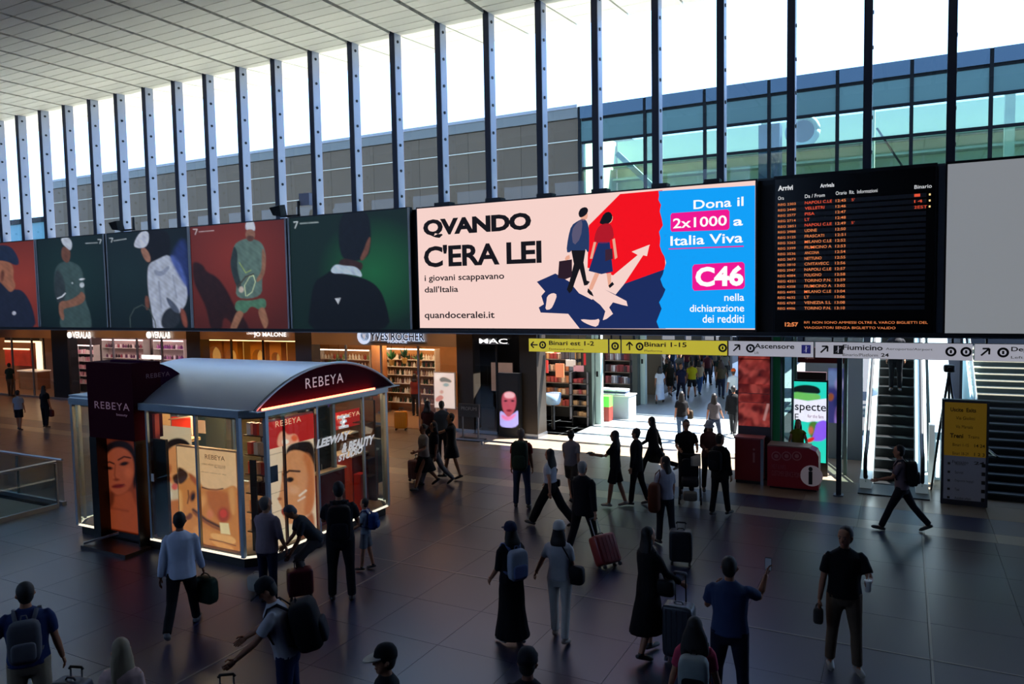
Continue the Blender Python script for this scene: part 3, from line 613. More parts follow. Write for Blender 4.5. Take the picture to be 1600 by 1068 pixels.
def shopsign(label, items, p0, p1_, Y=SY-.06):
    x0, x1 = wy(p0, 525, Y)[0], wy(p1_, 525, Y)[0]; o = thing('shop_sign', label, 'sign', ((x0+x1)/2, Y, 3.2)); B('sign_rail', STEEL, (x0, Y+.01, 3.12, x1, Y+.08, 3.14), o)
    for it in items:
        if it[0] == 't': textY(it[1], *it[2:6], Y, it[6], o, bold=it[7])
        elif it[0] == 'd':
            c = wy(it[1], it[2], Y); mb = MB(); mb.cyl((c[0], Y, c[2]), (c[0], Y-.04, c[2]), it[3], 20); mb.build('emblem', it[4], o)
    return o
for a, l in ((105, 'left'), (229, 'right')):
    shopsign('small glowing white shop sign with round dot, the %s of two alike' % l, [('d', a+4, 523, .15, SW), ('t', 'VERALAB', a+9, 528, a+37, 518, SW, .02)], a, a+37)
shopsign('white lettered shop sign of the golden lit shop', [('t', 'JO MALONE', 397, 527, 447.5, 519, SW, .02), ('t', 'LONDON', 386, 522, 400, 519, SW, .01)], 385, 448)
o = shopsign('blue-white shop sign with leaf emblem reading YVES ROCHER', [('d', 569, 525, .30, EM('sign_bluewhite', 'bcd0ee', 1.0)), ('d', 571, 524, .2, M('emblem_dark', '2a3040', .5)), ('t', 'YVES ROCHER', 579, 531, 663, 519, M('navy_letter', '20283c', .5), .02), ('t', 'FRANCE', 606, 535.5, 636, 531.5, EM('sign_bluewhite', 'bcd0ee', 1.0), .03)], 562, 664)
textY('YVES ROCHER', 578.5, 532, 664, 518, SY-.05, EM('sign_bluewhite', 'bcd0ee', 1.0), o, name='letter_halo', bold=.075)
c = wy(569, 525, SY-.12); mb = MB()
for a in (-.6, 0, .6): mb.tube([(c[0], SY-.12, c[2]-.12), (c[0]+.06*math.sin(a), SY-.12, c[2]), (c[0]+.14*math.sin(a), SY-.12, c[2]+.12)], [.01, .035, .01], 6)
mb.build('leaf_emblem', M('emblem_pale', 'd0dcf0', .5, em=.5), o)
shopsign('small white shop sign reading MAC on the black front', [('t', 'MAC', 749, 536, 793, 529, SW, .01)], 748, 794)

# shelving with goods
def shelfunit(label, px0, px1, Y, zs, back, board_m, d=.35, glow=None, lcat='shelf'):
    x0, x1 = wy(px0, 560, Y)[0], wy(px1, 560, Y)[0]; o = thing('shelf_unit', label, lcat, ((x0+x1)/2, Y, 0))
    B('back_panel', back, (x0, Y+d, 0, x1, Y+d+.05, zs[-1]+.45), o)
    for x in (x0, x1-.04): B('side_panel', board_m, (x, Y, 0, x+.04, Y+d, zs[-1]+.45), o)
    for z in zs: B('shelf', board_m, (x0+.04, Y, z-.03, x1-.04, Y+d, z), o)
    if glow: B('light_strip', glow, (x0+.04, Y-.01, zs[-1]+.4, x1-.04, Y+.03, zs[-1]+.45), o)
    return x0, x1
GB = {}
def goods(name, label, cat, group, x0, x1, Y, z, n, cols, w, h, kind='bottle', d=.1):
    for i in range(n):
        c = random.choice(cols); k = (kind, c, round(w, 3), round(h, 3))
        if k not in GB:
            me = bpy.data.meshes.new(name); mb = MB()
            if kind == 'bottle': mb.rings([[(r*math.cos(a), r*math.sin(a), zz_) for a in (2*PI*q/8 for q in range(8))] for zz_, r in ((0, w/2), (h*.65, w/2), (h*.78, w/5), (h, w/5))])
            else: mb.hexa([(-w/2, -d/2, 0), (w/2, -d/2, 0), (w/2, d/2, 0), (-w/2, d/2, 0), (-w/2, -d/2, h), (w/2, -d/2, h), (w/2*.98, d/2, h), (-w/2*.98, d/2, h)])
            me.from_pydata(mb.v, [], mb.f); me.materials.append(M('goods_'+c, c, .4)); GB[k] = me
        x = x0+(i+.5)*(x1-x0)/n
        o = bpy.data.objects.new(name, GB[k]); o.matrix_basis = Matrix.Translation((x+random.uniform(-.01, .01), Y, z)) @ Matrix.Diagonal((1, 1, random.uniform(.85, 1.12), 1))
        reg(o, None, False); tag(o, label, cat, group)
wsh = M('shelf_white', 'd8d0c8', .5); dk = M('shelf_dark', '1a1718', .5)
a = shelfunit('dark shelf unit of small pink and white boxes in the pink lit shop', 113, 147, 24.6, [.5, .9, 1.3, 1.7, 2.1], dk, wsh, glow=EM('glow_pinkwhite', 'ffe8e8', 2.5))
for z in (.5, .9, 1.3, 1.7, 2.1): goods('cosmetic_box', 'small pink or white box on the dark shelf unit of the pink lit shop', 'box', 'boxes on the dark shelf unit', a[0]+.08, a[1]-.08, 24.7, z, 9, ['f0c0c8', 'f4e8e8', 'e0a0b0', 'e8d8d0'], .12, .2, 'box')
a = shelfunit('low white display stand at the back of the pink lit shop', 160, 225, 26.2, [1.2, 1.75, 2.3], pinkw, wsh, glow=EM('glow_pinkwhite', 'ffe8e8', 2.5))
for z in (1.75, 2.3): goods('jar', 'small jar on the white display stand at the back of the pink lit shop', 'jar', 'jars on the white display stand', a[0]+.1, a[1]-.1, 26.35, z, 16, ['6a3a5c', 'a04858', 'e8d8d8', '3c2c34'], .11, .2)
a = shelfunit('right hand white display stand in the pink lit shop', 240, 288, 26.2, [1.2, 1.75, 2.3], pinkw, wsh, glow=EM('glow_pinkwhite', 'ffe8e8', 2.5))
for z in (1.75, 2.3): goods('jar', 'small purple or white jar on the right hand stand of the pink lit shop', 'jar', 'jars on the right hand stand', a[0]+.1, a[1]-.1, 26.35, z, 12, ['8a4a8c', 'b878a8', 'f0e0ee', '503048'], .12, .22)
for px0, px1, py0, py1, s in ((103, 116, 545, 540, 'left'), (134, 153, 557, 551, 'lower'), (223, 252, 560, 555, 'right')):
    a_, b_ = wy(px0, py0, 25.5), wy(px1, py1, 25.5); o = B('light_bar', EM('bar_white', 'fff4f0', 1.6), (a_[0], 25.45, a_[2], b_[0], 25.5, b_[2])); tag(o, 'glowing white bar hanging in the pink lit shop, the %s one' % s, 'lamp'); B('hanger', DARKM, ((a_[0]+b_[0])/2-.01, 25.46, b_[2], (a_[0]+b_[0])/2+.01, 25.48, 3.95), o)
# orange lit shop at the far left
o = thing('wall_picture', 'red and pink picture under a warm light strip in the leftmost shop', 'picture', (-41, 26.6, 1.5))
a, b = wy(9, 570, 26.7), wy(47, 547, 26.7); B('picture_panel', M('red_picture', 'c8402c', .5, em=.25, noise_s=2.2, noise_a=.5), (a[0], 26.68, a[2], b[0], 26.75, b[2]), o); B('light_strip', EM('warm_strip', 'ffdcb0', 2.2), (a[0], 26.6, b[2]+.02, b[0], 26.68, b[2]+.1), o)
a, b = wy(10, 534, 25), wy(62, 530, 25); o = B('light_strip', EM('warm_strip', 'ffdcb0', 2.2), (a[0], 24.9, a[2], b[0], 25, a[2]+.1)); tag(o, 'long warm light strip under the ceiling of the leftmost shop', 'lamp'); B('strip_mount', BRONZE, (a[0], 24.92, a[2]+.1, b[0], 24.98, 3.95), o)
a, b = wy(61, 587, 25.5), wy(65, 533, 25.5); o = B('vertical_light', EM('warm_strip', 'ffdcb0', 2.2), (a[0], 25.4, .9, b[0], 25.5, b[2])); tag(o, 'upright warm light strip on the wall of the leftmost shop', 'lamp'); B('strip_mount', BRONZE, (a[0]-.1, 25.5, 0, b[0]+.1, 25.6, 3.9), o)
a, b = wy(36, 611, 24.6), wy(64, 589, 24.6); o = thing('shop_counter', 'wooden counter with a bright top in the leftmost shop', 'counter', (a[0], 24.6, 0)); B('counter_body', wood, (a[0], 24.4, 0, b[0], 25.1, 1.0), o); B('counter_top', M('counter_top', 'f0dcc4', .3, em=.35), (a[0]-.04, 24.35, 1.0, b[0]+.04, 25.15, 1.06), o)
# golden lit shop
for k, (q0, q1, l) in enumerate(((322, 348, 'leftmost'), (351, 372, 'second'), (392, 415, 'third'), (422, 440, 'rightmost'))):
    x0, x1 = wy(q0, 570, 26.3)[0], wy(q1, 570, 26.3)[0]; xm = (x0+x1)/2; r = (x1-x0)/2-.1; o = thing('arched_niche', 'golden arched display niche in the golden lit shop, the %s of four' % l, 'shelf', (xm, 26.3, 0))
    P = [(x0, 26.3, 0), (x0, 26.3, 2.75), (x1, 26.3, 2.75), (x1, 26.3, 0), (xm+r, 26.3, 0)]+[(xm+r*math.cos(t), 26.3, 2.0+r*math.sin(t)) for t in np.linspace(0, PI, 11)]+[(xm-r, 26.3, 0)]
    MB().prism(P, (0, .35, 0)).build('arch_frame', M('gold_frame', 'c08c44', .4), o); B('niche_back', M('niche_glow', 'e8b860', .6, em=.35), (x0, 26.65, 0, x1, 26.7, 2.7), o)
    for z in (.9, 1.45): B('shelf', wsh, (xm-r, 26.35, z, xm+r, 26.65, z+.03), o)
    for z in (.93, 1.48): goods('bottle', 'small bottle on a shelf of an arched niche in the golden lit shop', 'bottle', 'bottles in the golden niches', xm-r+.05, xm+r-.05, 26.5, z, 5, ['2a2420', 'e8d8a8', 'f4ecd8', '5c4a34'], .1, .26)
a, b = wy(316, 553, 25.9), wy(462, 541, 25.9); o = B('light_strip', EM('gold_strip', 'ffe0a0', 2.4), (a[0], 25.8, 2.82, b[0], 25.9, 2.9)); tag(o, 'long golden light strip above the arched niches', 'lamp'); B('strip_mount', M('gold_frame', 'c08c44', .4), (a[0], 25.9, 2.8, b[0], 26.3, 3.95), o)
# cosmetics shop with leaf emblem
a = shelfunit('white lit shelf unit of bottles in the cosmetics shop, right of the peach column', 600, 680, 25.4, [.4, .8, 1.2, 1.55, 1.9, 2.2], wood, wsh, glow=EM('glow_white', 'fff4e0', 2.6))
for z in (.4, .8, 1.2, 1.55, 1.9, 2.2): goods('bottle', 'small bottle on the white shelf unit of the cosmetics shop', 'bottle', 'bottles on the white shelf unit', a[0]+.08, a[1]-.08, 25.5, z, 20, ['1f3a2c', 'e8e4dc', 'c8b0a0', '2c3830', 'f4f0e8', '6a3a34', '88706a'], .09, .22)
a = shelfunit('long white shelf unit in the cosmetics shop, left of the peach column', 498, 578, 26.6, [.8, 1.2, 1.6, 2.0], wood, wsh, glow=EM('glow_white', 'fff4e0', 2.6))
for z in (1.6, 2.0): goods('bottle', 'small bottle on the shelf unit left of the peach column', 'bottle', 'bottles left of the peach column', a[0]+.08, a[1]-.08, 26.7, z, 16, ['e8e4dc', 'c8b0a0', 'a83a34', 'f4f0e8', '88a06a'], .1, .24)
x0, x1 = wy(581, 560, 24.8)[0], wy(600, 560, 24.8)[0]; o = MB().tube([(x0/2+x1/2, 24.9, 0), (x0/2+x1/2, 24.9, 3.95)], (x1-x0)/2, 20).build('shop_column', M('peach_column', 'd89868', .5), smooth=True); tag(o, 'round peach column inside the cosmetics shop', 'pillar'); B('column_foot', STEEL, (x0, 24.6, 0, x1, 25.2, .1), o)
LF = M('leaf_green', '3c7a44', .6); 
for k, (q, r, yy) in enumerate(((515, 565, 25.9), (530, 560, 25.9), (612, 552, 24.8), (632, 549, 24.8), (655, 553, 24.8))):
    p = wy(q, r+10, yy); o = thing('hanging_plant', 'leafy green plant above the shelves, number %s from the left in the cosmetics shop' % ['one', 'two', 'three', 'four', 'five'][k], 'plant', (p[0], yy, p[2])); mb = MB(); rr = random.Random(k)
    for j in range(26):
        a_ = rr.uniform(0, 2*PI); e = rr.uniform(.3, 1.3); L_ = rr.uniform(.25, .5); d = Vector((math.cos(a_)*math.cos(e), math.sin(a_)*math.cos(e)*.5, math.sin(e))); s_ = Vector((-math.sin(a_), math.cos(a_), 0))*.05; P0 = Vector(p); mb.add([P0, P0+d*L_*.5+s_, P0+d*L_, P0+d*L_*.5-s_], [(0, 1, 2, 3)])
    stuff(mb.build('foliage', M('leaf_%d' % (k % 2), ['3f8050', '2c6a5c'][k % 2], .6), o)); MB().loft([(p[2]-.22, .08, .08, p[0], yy), (p[2], .12, .12, p[0], yy)], 10).build('pot', M('pot_ochre', 'c09a58', .6), o); MB().cyl((p[0], yy, p[2]), (p[0], yy, 3.95), .008, 6).build('cord', DARKM, o)
o = thing('poster_stand', 'pale poster of a face on a stand before the cosmetics shop', 'poster', (-14.6, 22.1, 1)); a, b = wy(679.5, 636, 22.15), wy(709.5, 583, 22.15)
B('poster_frame', wsh, (a[0]-.03, 22.15, a[2]-.03, b[0]+.03, 22.2, b[2]+.03), o); B('stand_pole', STEEL, ((a[0]+b[0])/2-.03, 22.2, 0, (a[0]+b[0])/2+.03, 22.24, b[2]-.3), o); B('stand_foot', STEEL, (a[0]+.1, 22.0, 0, b[0]-.1, 22.32, .03), o)
paint('print', o, (a[0], 22.145, b[2]), (b[0]-a[0], 0, 0), (0, 0, a[2]-b[2]), 40, 70, 'e8d4c8', [('p', [(686, 590), (694, 588), (706, 594), (705, 598), (696, 596), (688, 597)], '7a7870', 1.5), ('e', (697, 601, 5, 3, 0), '98a8a4', 1.5), ('p', [(680, 622), (688, 616), (694, 620), (690, 626), (681, 628)], 'c88478', 1.5), ('e', (690, 612, 3, 3, 0), 'c8a090', 2), ('p', [(680, 583), (700, 583), (690, 588), (680, 596)], 'f4e8dc', 2)], .75)
# make-up shop: portrait screen, list stand, rail
o = thing('portrait_screen', 'upright lit screen showing a face in a black hood', 'screen', (-12, 22.1, 0)); a, b = wy(781, 667, 22.1), wy(808.5, 588, 22.1)
B('screen_case', BLACK, (a[0]-.06, 22.12, 0, b[0]+.06, 22.3, b[2]+.1), o)
paint('print', o, (a[0], 22.11, b[2]), (b[0]-a[0], 0, 0), (0, 0, a[2]-b[2]), 40, 100, '0a0808', [('p', [(778, 668), (780, 640), (790, 646), (800, 648), (812, 638), (812, 668)], 'a8a4e8', 1.5), ('p', [(783, 646), (795, 652), (806, 645), (806, 650), (795, 658), (784, 654)], 'd878a8', 2), ('p', [(784, 618), (789, 612), (802, 612), (807, 620), (806, 636), (800, 648), (794, 652), (788, 646), (784, 634)], 'a84858', 1.5), ('p', [(787, 614), (796, 611), (805, 615), (803, 622), (789, 622)], 'e0a8b0', 2), ('e', (790, 626, 2.5, 1.3, 0), '30101c', 1), ('e', (801, 626, 2.5, 1.3, 0), '30101c', 1), ('e', (795.5, 641, 4, 1.8, 0), '701028', 1)], .95)
o = thing('list_stand', 'dark grey notice stand with a short text panel outside the make-up shop', 'stand', (-13, 21, 0)); a, b = wy(717, 650, 21.2), wy(748, 632, 21.2)
B('panel', M('stand_grey', '3c3a38', .5), (a[0], 21.2, a[2], b[0], 21.25, b[2]), o); textY('PROFUMI', 721, 640, 745, 636, 21.2, M('stand_text', 'a8a4a0', .5), o)
for x in (a[0]+.08, b[0]-.1): B('leg', GREY, (x, 21.25, 0, x+.04, 21.29, a[2]), o)
B('foot', DARKM, (a[0]-.1, 21.0, 0, b[0]+.1, 21.5, .03), o)
a, b = fl(700, 690), fl(812, 699); o = thing('low_rail', 'low steel rail on the floor before the make-up shop', 'rail', (a[0], a[1], 0)); MB().bar((a[0], a[1], .14), (b[0], a[1], .14), .05, .05).build('rail', STEEL, o)
for t in (0, .5, 1): B('rail_post', STEEL, (a[0]+(b[0]-a[0])*t-.03, a[1]-.03, 0, a[0]+(b[0]-a[0])*t+.03, a[1]+.03, .14), o)
a, b = wy(768, 610, 26.5), wy(800, 567, 26.5); o = B('wall_picture', M('pale_picture', 'b8988a', .5, em=.2, noise_s=1.5, noise_a=.4), (a[0], 26.5, a[2], b[0], 26.55, b[2])); tag(o, 'pale picture on the rear wall of the make-up shop', 'picture'); B('picture_rim', BLACK, (a[0]-.04, 26.55, a[2]-.04, b[0]+.04, 26.58, b[2]+.04), o)

# the open goods shop beside the passage
gpost = M('pale_green_post', 'b4ccc4', .35)
for i, (x, y, l) in enumerate(((-9.93, 25.7, 'nearer the hall'), (-9.93, 31.0, 'farther from the hall'))):
    o = B('passage_post', gpost, (x-.12, y-.12, 0, x+.14, y+.14, 3.95)); tag(o, 'pale green upright post beside the passage, %s' % l, 'post'); B('post_plate', DARKM, (x-.03, y-.125, 1.75, x+.05, y-.12, 1.95), o)
for i in range(12):
    x = -40+i*2.35; o = thing('fill_light', 'unseen warm fill lamp added under the roof edge before the shops', 'lamp', (x, 21.2, 3.95), 0, 'added warm fill lamps before the shops'); B('lamp_rim', GREY, (x-.3, 20.9, 3.92, x+.3, 21.5, 3.95), o); B('diffuser', EM('fill_light_warm', 'ffae68', 13), (x-.26, 20.94, 3.90, x+.26, 21.46, 3.92), o)  # unseen lamps added to warm the floor and brighten the shop fronts
for i, (y0, y1) in enumerate(((25.2, 25.55), (30.4, 30.8))):
    struct(B('trim_%d' % (i+5), M('dark_green_frame', '28332f', .5), (-10.2, y0, 0, -9.98, y1, 3.95)))
struct(MB().prism([(-11.05, 23.1, 0), (-11.15, 23.1, 0), (-16.45, 34, 0), (-16.3, 34, 0)], (0, 0, 3.95)).build('wall_goods_shop', M('goods_wall', '7a7468', .8))); struct(B('wall_goods_rear', M('goods_wall', '7a7468', .8), (-16.3, 34, 0, -10, 34.2, 3.95)))
struct(MB().prism([(-10.9, 23.1, -.02), (-10, 23.1, -.02), (-10, 34, -.02), (-16.2, 34, -.02)], (0, 0, .02)).build('floor_goods_shop', M('stone_floor_tile', '8c9494', .35)))
for i, y in enumerate((25.2, 28.5, 31.8)):
    o = thing('ceiling_light', 'flat ceiling light inside a shop', 'lamp', (-12.4, y, 3.9), 0, 'ceiling lights inside the shops'); B('lamp_frame', GREY, (-14.2, y-.4, 3.9, -12.4, y+.4, 3.95), o); B('diffuser', EM('cool_lamp', 'fff0e0', 9), (-14.1, y-.3, 3.86, -12.5, y+.3, 3.9), o)
def gondola(label, px0, px1, Y, d, zs, cols, n, cat='shelf', w=.3, h=.2):
    x0, x1 = wy(px0, 600, Y)[0], wy(px1, 600, Y)[0]; o = thing('goods_rack', label, 'rack', ((x0+x1)/2, Y, 0)); B('rack_back', dk, (x0, Y+d, 0, x1, Y+d+.05, zs[-1]+.4), o)
    for z in zs: B('shelf', M('rack_shelf', '6a5a4c', .5), (x0, Y, z-.03, x1, Y+d, z), o)
    for x in (x0, x1-.03): B('side_panel', dk, (x, Y, 0, x+.03, Y+d, zs[-1]+.4), o)
    for z in zs: goods('packed_goods', 'packed goods on the %s' % label, 'package', 'goods on the '+label, x0+.05, x1-.05, Y+d/2, z, n, cols, w, h, 'box', d*.7)
gondola('tall rack of tan and orange goods in the goods shop', 845, 890, 26.2, .5, [.5, .95, 1.4, 1.85, 2.3], ['c07a48', 'd89a60', '8a4a34', 'a83028', 'e0c0a0', '4a4a54'], 7, w=.22, h=.24)
gondola('low rack of red and white goods under the banners', 858, 902, 29.5, .5, [.4, .8, 1.2, 1.6, 2.0], ['c8302c', 'e8e0d8', 'd89a60', '2c2c34', 'b85040', 'e8b088'], 9, w=.24, h=.26)
gondola('black end rack by the glass of the goods shop', 893, 917, 25.0, .45, [.35, .75, 1.15, 1.55], ['b07a50', 'c89868', '302420', 'a02824'], 3, w=.24, h=.16)
gondola('rear rack of red and dark goods in the goods shop', 944, 985, 30.5, .5, [.9, 1.4, 1.9, 2.4], ['5a1c24', '8a3038', 'c8c8d0', '241c24', '30405c'], 7, w=.26, h=.3)
BN = [('red banner', 'c8302c', 846, 856, 582, 563), ('white and orange banner', 'e88860', 868, 881, 589, 568), ('white banner', 'e8d8d0', 884, 899, 572, 562), ('bright red banner', 'd8202c', 912, 921, 570, 552), ('pink banner', 'd89aa4', 896, 912, 580, 571)]
for n_, c_, q0, q1, r0, r1 in BN:
    a, b = wy(q0, r0, 25.4), wy(q1, r1, 25.4); o = B('hanging_banner', M('banner_'+c_, c_, .6, em=.12), (a[0], 25.4, a[2], b[0], 25.43, b[2])); tag(o, 'small %s hanging in the goods shop' % n_, 'banner'); B('banner_cord', DARKM, ((a[0]+b[0])/2-.01, 25.41, b[2], (a[0]+b[0])/2+.01, 25.42, 3.95), o)
o = thing('blue_tub', 'round blue-grey display tub near the corner pillar', 'tub', (0, 0, 0)); p = wy(864, 628, 24.0); p[1] = 24.0; MB().loft([(.9, .22, .22, p[0], 24.0), (1.0, .27, .27, p[0], 24.0), (1.3, .3, .3, p[0], 24.0)], 16).build('tub', M('tub_blue', '7c98b4', .4), o, smooth=True); MB().cyl((p[0], 24.0, 0), (p[0], 24.0, .9), .06).build('tub_stem', DARKM, o)
for k, (q, r, l) in enumerate(((950, 606, 'nearest the post'), (963, 612, 'middle'), (977, 617, 'farthest right'))):
    p = fl(q, 650-k*3); p = np.array([p[0], 27.4+k*.4, 0]); o = thing('folded_clothes', 'pile of folded white and navy clothes on the grey counter, %s' % l, 'clothes', (0, 0, 0))
    x = wy(q, r, 27.6)[0]; 
    for j in range(3): MB().sq((x, 27.3, .93+j*.07), (.22, .3, .04), .4).build('garment', M('cloth_%d' % j, ['eef0f4', '30405c', 'dfe4ea'][j], .8), o, smooth=True)
x0, x1 = wy(948, 640, 27.6)[0], wy(990, 640, 27.6)[0]; o = thing('grey_counter', 'pale grey counter with folded clothes beside the passage post', 'counter', (x0, 27.6, 0)); B('counter_body', M('counter_grey', '98a4b0', .5), (x0, 27.0, 0, x1, 27.9, .85), o); B('counter_top', wsh, (x0-.03, 26.97, .85, x1+.03, 27.93, .89), o)
x0, x1 = wy(939, 630, 26.3)[0], wy(953, 630, 26.3)[0]; o = thing('green_box', 'bright green box on a red stand beside the passage post', 'box', (x0, 26.3, 0)); B('box_body', M('bright_green', '5cc840', .5, em=.25), (x0, 26.2, .55, x1, 26.6, .95), o); B('box_stand', M('stand_red', '8c2c24', .5), (x0, 26.2, 0, x1, 26.6, .55), o)
# far hall beyond the passage
struct(B('wall_far', M('far_wall', '26262a', .8), (-14, 72, 0, 14, 72.3, 2.2))); struct(B('wall_far_2', M('far_wall', '26262a', .8), (-14, 72, 3.2, 14, 72.3, 3.95))); struct(B('wall_far_left', WALLD, (-14.2, 35, 0, -14, 72, 3.95))); struct(B('wall_far_right', WALLD, (2, 35, 0, 2.2, 72, 3.95)))
for k, (q, l) in enumerate(((1062, 'left'), (1088, 'middle'), (1133, 'right'))):
    x = wy(q, 560, 45)[0]; o = B('hall_column', M('far_column', '34343a', .6), (x-.3, 45, 0, x+.3, 45.6, 3.95)); tag(o, 'dark square column far down the passage, %s of three' % l, 'pillar'); B('column_foot', STEEL, (x-.33, 44.97, 0, x+.33, 45.63, .1), o)
for k, (q, q2) in enumerate(((1022, 1028), (1052, 1062), (1118, 1130), (1141, 1150))):
    x0, x1 = wy(q, 560, 60)[0], wy(q2, 560, 60)[0]; o = B('daylight_panel', EM('far_daylight', 'eef4ff', 1.2), (x0, 60, 1.2, x1, 60.1, 3.4)); tag(o, 'glowing white panel standing in for daylight far down the passage', 'panel', 'panels standing in for daylight far down the passage'); B('panel_post', DARKM, ((x0+x1)/2-.05, 60.02, 0, (x0+x1)/2+.05, 60.08, 1.2), o)  # glowing panels added in place of distant daylight

# ------------------------------------------------------------------ right side: red pillar, booth, escalator, stairs
RED = M('dark_red', '8c1a22', .45); DRED = M('red_print', 'a83a34', .5, em=.22, noise_s=3, noise_a=.5)
x0, x1 = wy(1153, 650, 19.5)[0], wy(1205, 650, 19.5)[0]
o = thing('advert_pillar', 'square pillar covered with dark red printed pictures', 'pillar', ((x0+x1)/2, 19.8, 0)); B('pillar_core', M('pillar_grey', '4c4a50', .5), (x0, 19.5, 0, x1, 20.3, 3.95), o)
for r0, r1 in ((560, 541), (599, 562), (613, 600), (627, 616), (664, 630)):
    a, b = wy(1154, r0, 19.5), wy(1203, r1, 19.5)
    def bgf(X, Y, u, v):
        n = np.sin(X*.22+2*np.sin(Y*.13)+Y*.1)*np.cos(Y*.19+X*.09)+.3*np.sin(X*.7+Y*.5); t = (n*.5+.5)[..., None]; return np.array(lin('5e1414'))*(1-t)+np.array(lin('c05048'))*t
    paint('picture_panel', o, (a[0], 19.49, b[2]), (b[0]-a[0], 0, 0), (0, 0, a[2]-b[2]), 50, max(6, int((r0-r1)*1.1)), bgf, [('e', (random.uniform(1154, 1203), random.uniform(r1, r0), random.uniform(3, 12), random.uniform(2, 7), random.uniform(0, 180)), random.choice(['5e1414', 'a83a34', '7c2420', 'c8564c', '3c0c10']), 3, .8) for _ in range(26)]+([('l', ([(1194, 655), (1200, 632)], 4), 'e8b0a8', 1.5, .7)] if r0 == 664 else []), .5)
x0, x1 = wy(1150, 700, 19.15)[0], wy(1192, 700, 19.15)[0]
o = thing('red_cabinet', 'dark red cabinet standing before the pillar with red pictures', 'cabinet', ((x0+x1)/2, 19.1, 0)); B('cabinet_body', RED, (x0, 19.0, .08, x1, 19.4, 1.12), o); B('cabinet_top', M('cabinet_top', 'a86060', .4), (x0-.02, 18.98, 1.12, x1+.02, 19.42, 1.16), o); B('cabinet_edge', STEEL, (x1-.03, 18.98, 0, x1+.04, 19.02, 1.14), o); B('cabinet_plinth', BLACK, (x0+.02, 19.02, 0, x1-.02, 19.38, .08), o)
textY('i', 1176, 722, 1180, 700, 18.99, M('dull_pink', 'b87070', .5), o)
x0, x1 = wy(1206, 650, 19.9)[0], wy(1220, 650, 19.9)[0]; o = B('green_column', M('deep_green', '1f6a48', .5, em=.08), (x0, 19.8, 0, x1, 20.4, 3.95)); tag(o, 'narrow deep green column right of the pillar with red pictures', 'pillar'); B('column_edge', STEEL, (x1, 19.8, 0, x1+.04, 19.84, 3.95), o)
x0, x1 = wy(1222, 650, 20.1)[0], wy(1240, 650, 20.1)[0]; o = thing('glass_partition', 'narrow glass partition in a grey frame left of the colourful screen', 'partition', (x0, 20.1, 0)); B('pane', glass('booth_glass', 'c8d8d8', .08), (x0, 20.1, .1, x1, 20.12, 3.9), o)
for x in (x0, x1-.05): B('frame_post', M('grey_green', '6c8484', .4, .4), (x, 20.06, 0, x+.05, 20.16, 3.95), o)
# information booth
o = thing('info_booth', 'information booth with dark red lintel and a lit glass back', 'booth', (-1.9, 21.2, 0)); a, b = wy(1246, 566, 20.9), wy(1319, 553, 20.9)
B('lintel', M('lintel_red', '4a1018', .5, em=.05), (a[0], 20.9, a[2], b[0], 21.2, b[2]+.15), o); textY('i-point', 1258, 561, 1272, 557, 20.9, M('dull_pink2', 'c09090', .5, em=.3), o)
a, b = wy(1242, 596, 21.1), wy(1291, 582, 21.1); B('lintel', M('lintel_dark', '2c0c10', .5), (a[0], 21.1, a[2], b[0], 21.3, b[2]), o)
B('rear_wall', M('booth_wall', '5a6a74', .6), (-2.5, 22.8, 0, -1.0, 22.9, 3.9), o)
for x in (wy(1240, 600, 20.9)[0], wy(1319, 600, 20.9)[0]): B('booth_post', M('grey_green', '6c8484', .4, .4), (x, 20.85, 0, x+.08, 20.95, 3.95), o)
x0, x1 = wy(1294, 600, 21.6)[0], wy(1318, 600, 21.6)[0]; a, b = wy(1294, 660, 21.6), wy(1318, 575, 21.6)
paint('lit_rear_glass', o, (x0, 21.6, b[2]), (x1-x0, 0, 0), (0, 0, a[2]-b[2]), 30, 90, '3c3c84', [('e', (1300, 590, 12, 14, 0), '6f8ac0', 5), ('e', (1312, 600, 7, 9, 0), 'b0a0d8', 4), ('e', (1298, 620, 5, 6, 0), 'a05838', 2), ('e', (1310, 628, 8, 10, 0), '28306c', 3), ('p', [(1305, 640), (1310, 630), (1309, 662), (1303, 662)], '9a7cd0', 2), ('e', (1312, 645, 6, 12, 0), '4c1c44', 3)], .55)
o = thing('colour_screen', 'tall lit screen in turquoise, white and violet behind the information desk', 'screen', (-2.3, 20.4, 0)); a, b = wy(1240, 719, 20.5), wy(1291.5, 597, 20.5)
B('screen_case', BLACK, (a[0]-.04, 20.5, 0, b[0]+.04, 20.6, b[2]+.04), o)
paint('picture', o, (a[0], 20.49, b[2]), (b[0]-a[0], 0, 0), (0, 0, a[2]-b[2]), 70, 140, '28d8c0', [('p', [(1238, 604), (1258, 600), (1280, 604), (1283, 616), (1262, 614), (1238, 614)], '0c1c1c', 1.2), ('p', [(1238, 611), (1260, 614), (1282, 615), (1282, 626), (1238, 626)], '6cc060', 1.5), ('q', [(1238, 622), (1262, 626), (1294, 622), (1294, 657), (1262, 659), (1238, 655)], 'f0f0ff', .8),
    ('p', [(1262, 658), (1280, 658), (1278, 686), (1266, 686)], '4a7a30', 2), ('p', [(1276, 658), (1294, 655), (1294, 688), (1266, 690), (1272, 676)], '8c5cf0', 1.5), ('e', (1267, 672, 4, 6, 0), 'c06848', 2), ('p', [(1262, 684), (1274, 682), (1270, 690), (1258, 692)], 'd82820', 1.5)], .95)
textY('specte', 1242, 644, 1291, 632, 20.48, M('screen_ink', '303040', .5), o, bold=.01); textY('E', 1242, 656, 1248, 646, 20.48, M('screen_ink', '303040', .5), o); textY('for the fans', 1262, 652, 1287, 648, 20.48, M('screen_pink', 'c87898', .5), o)
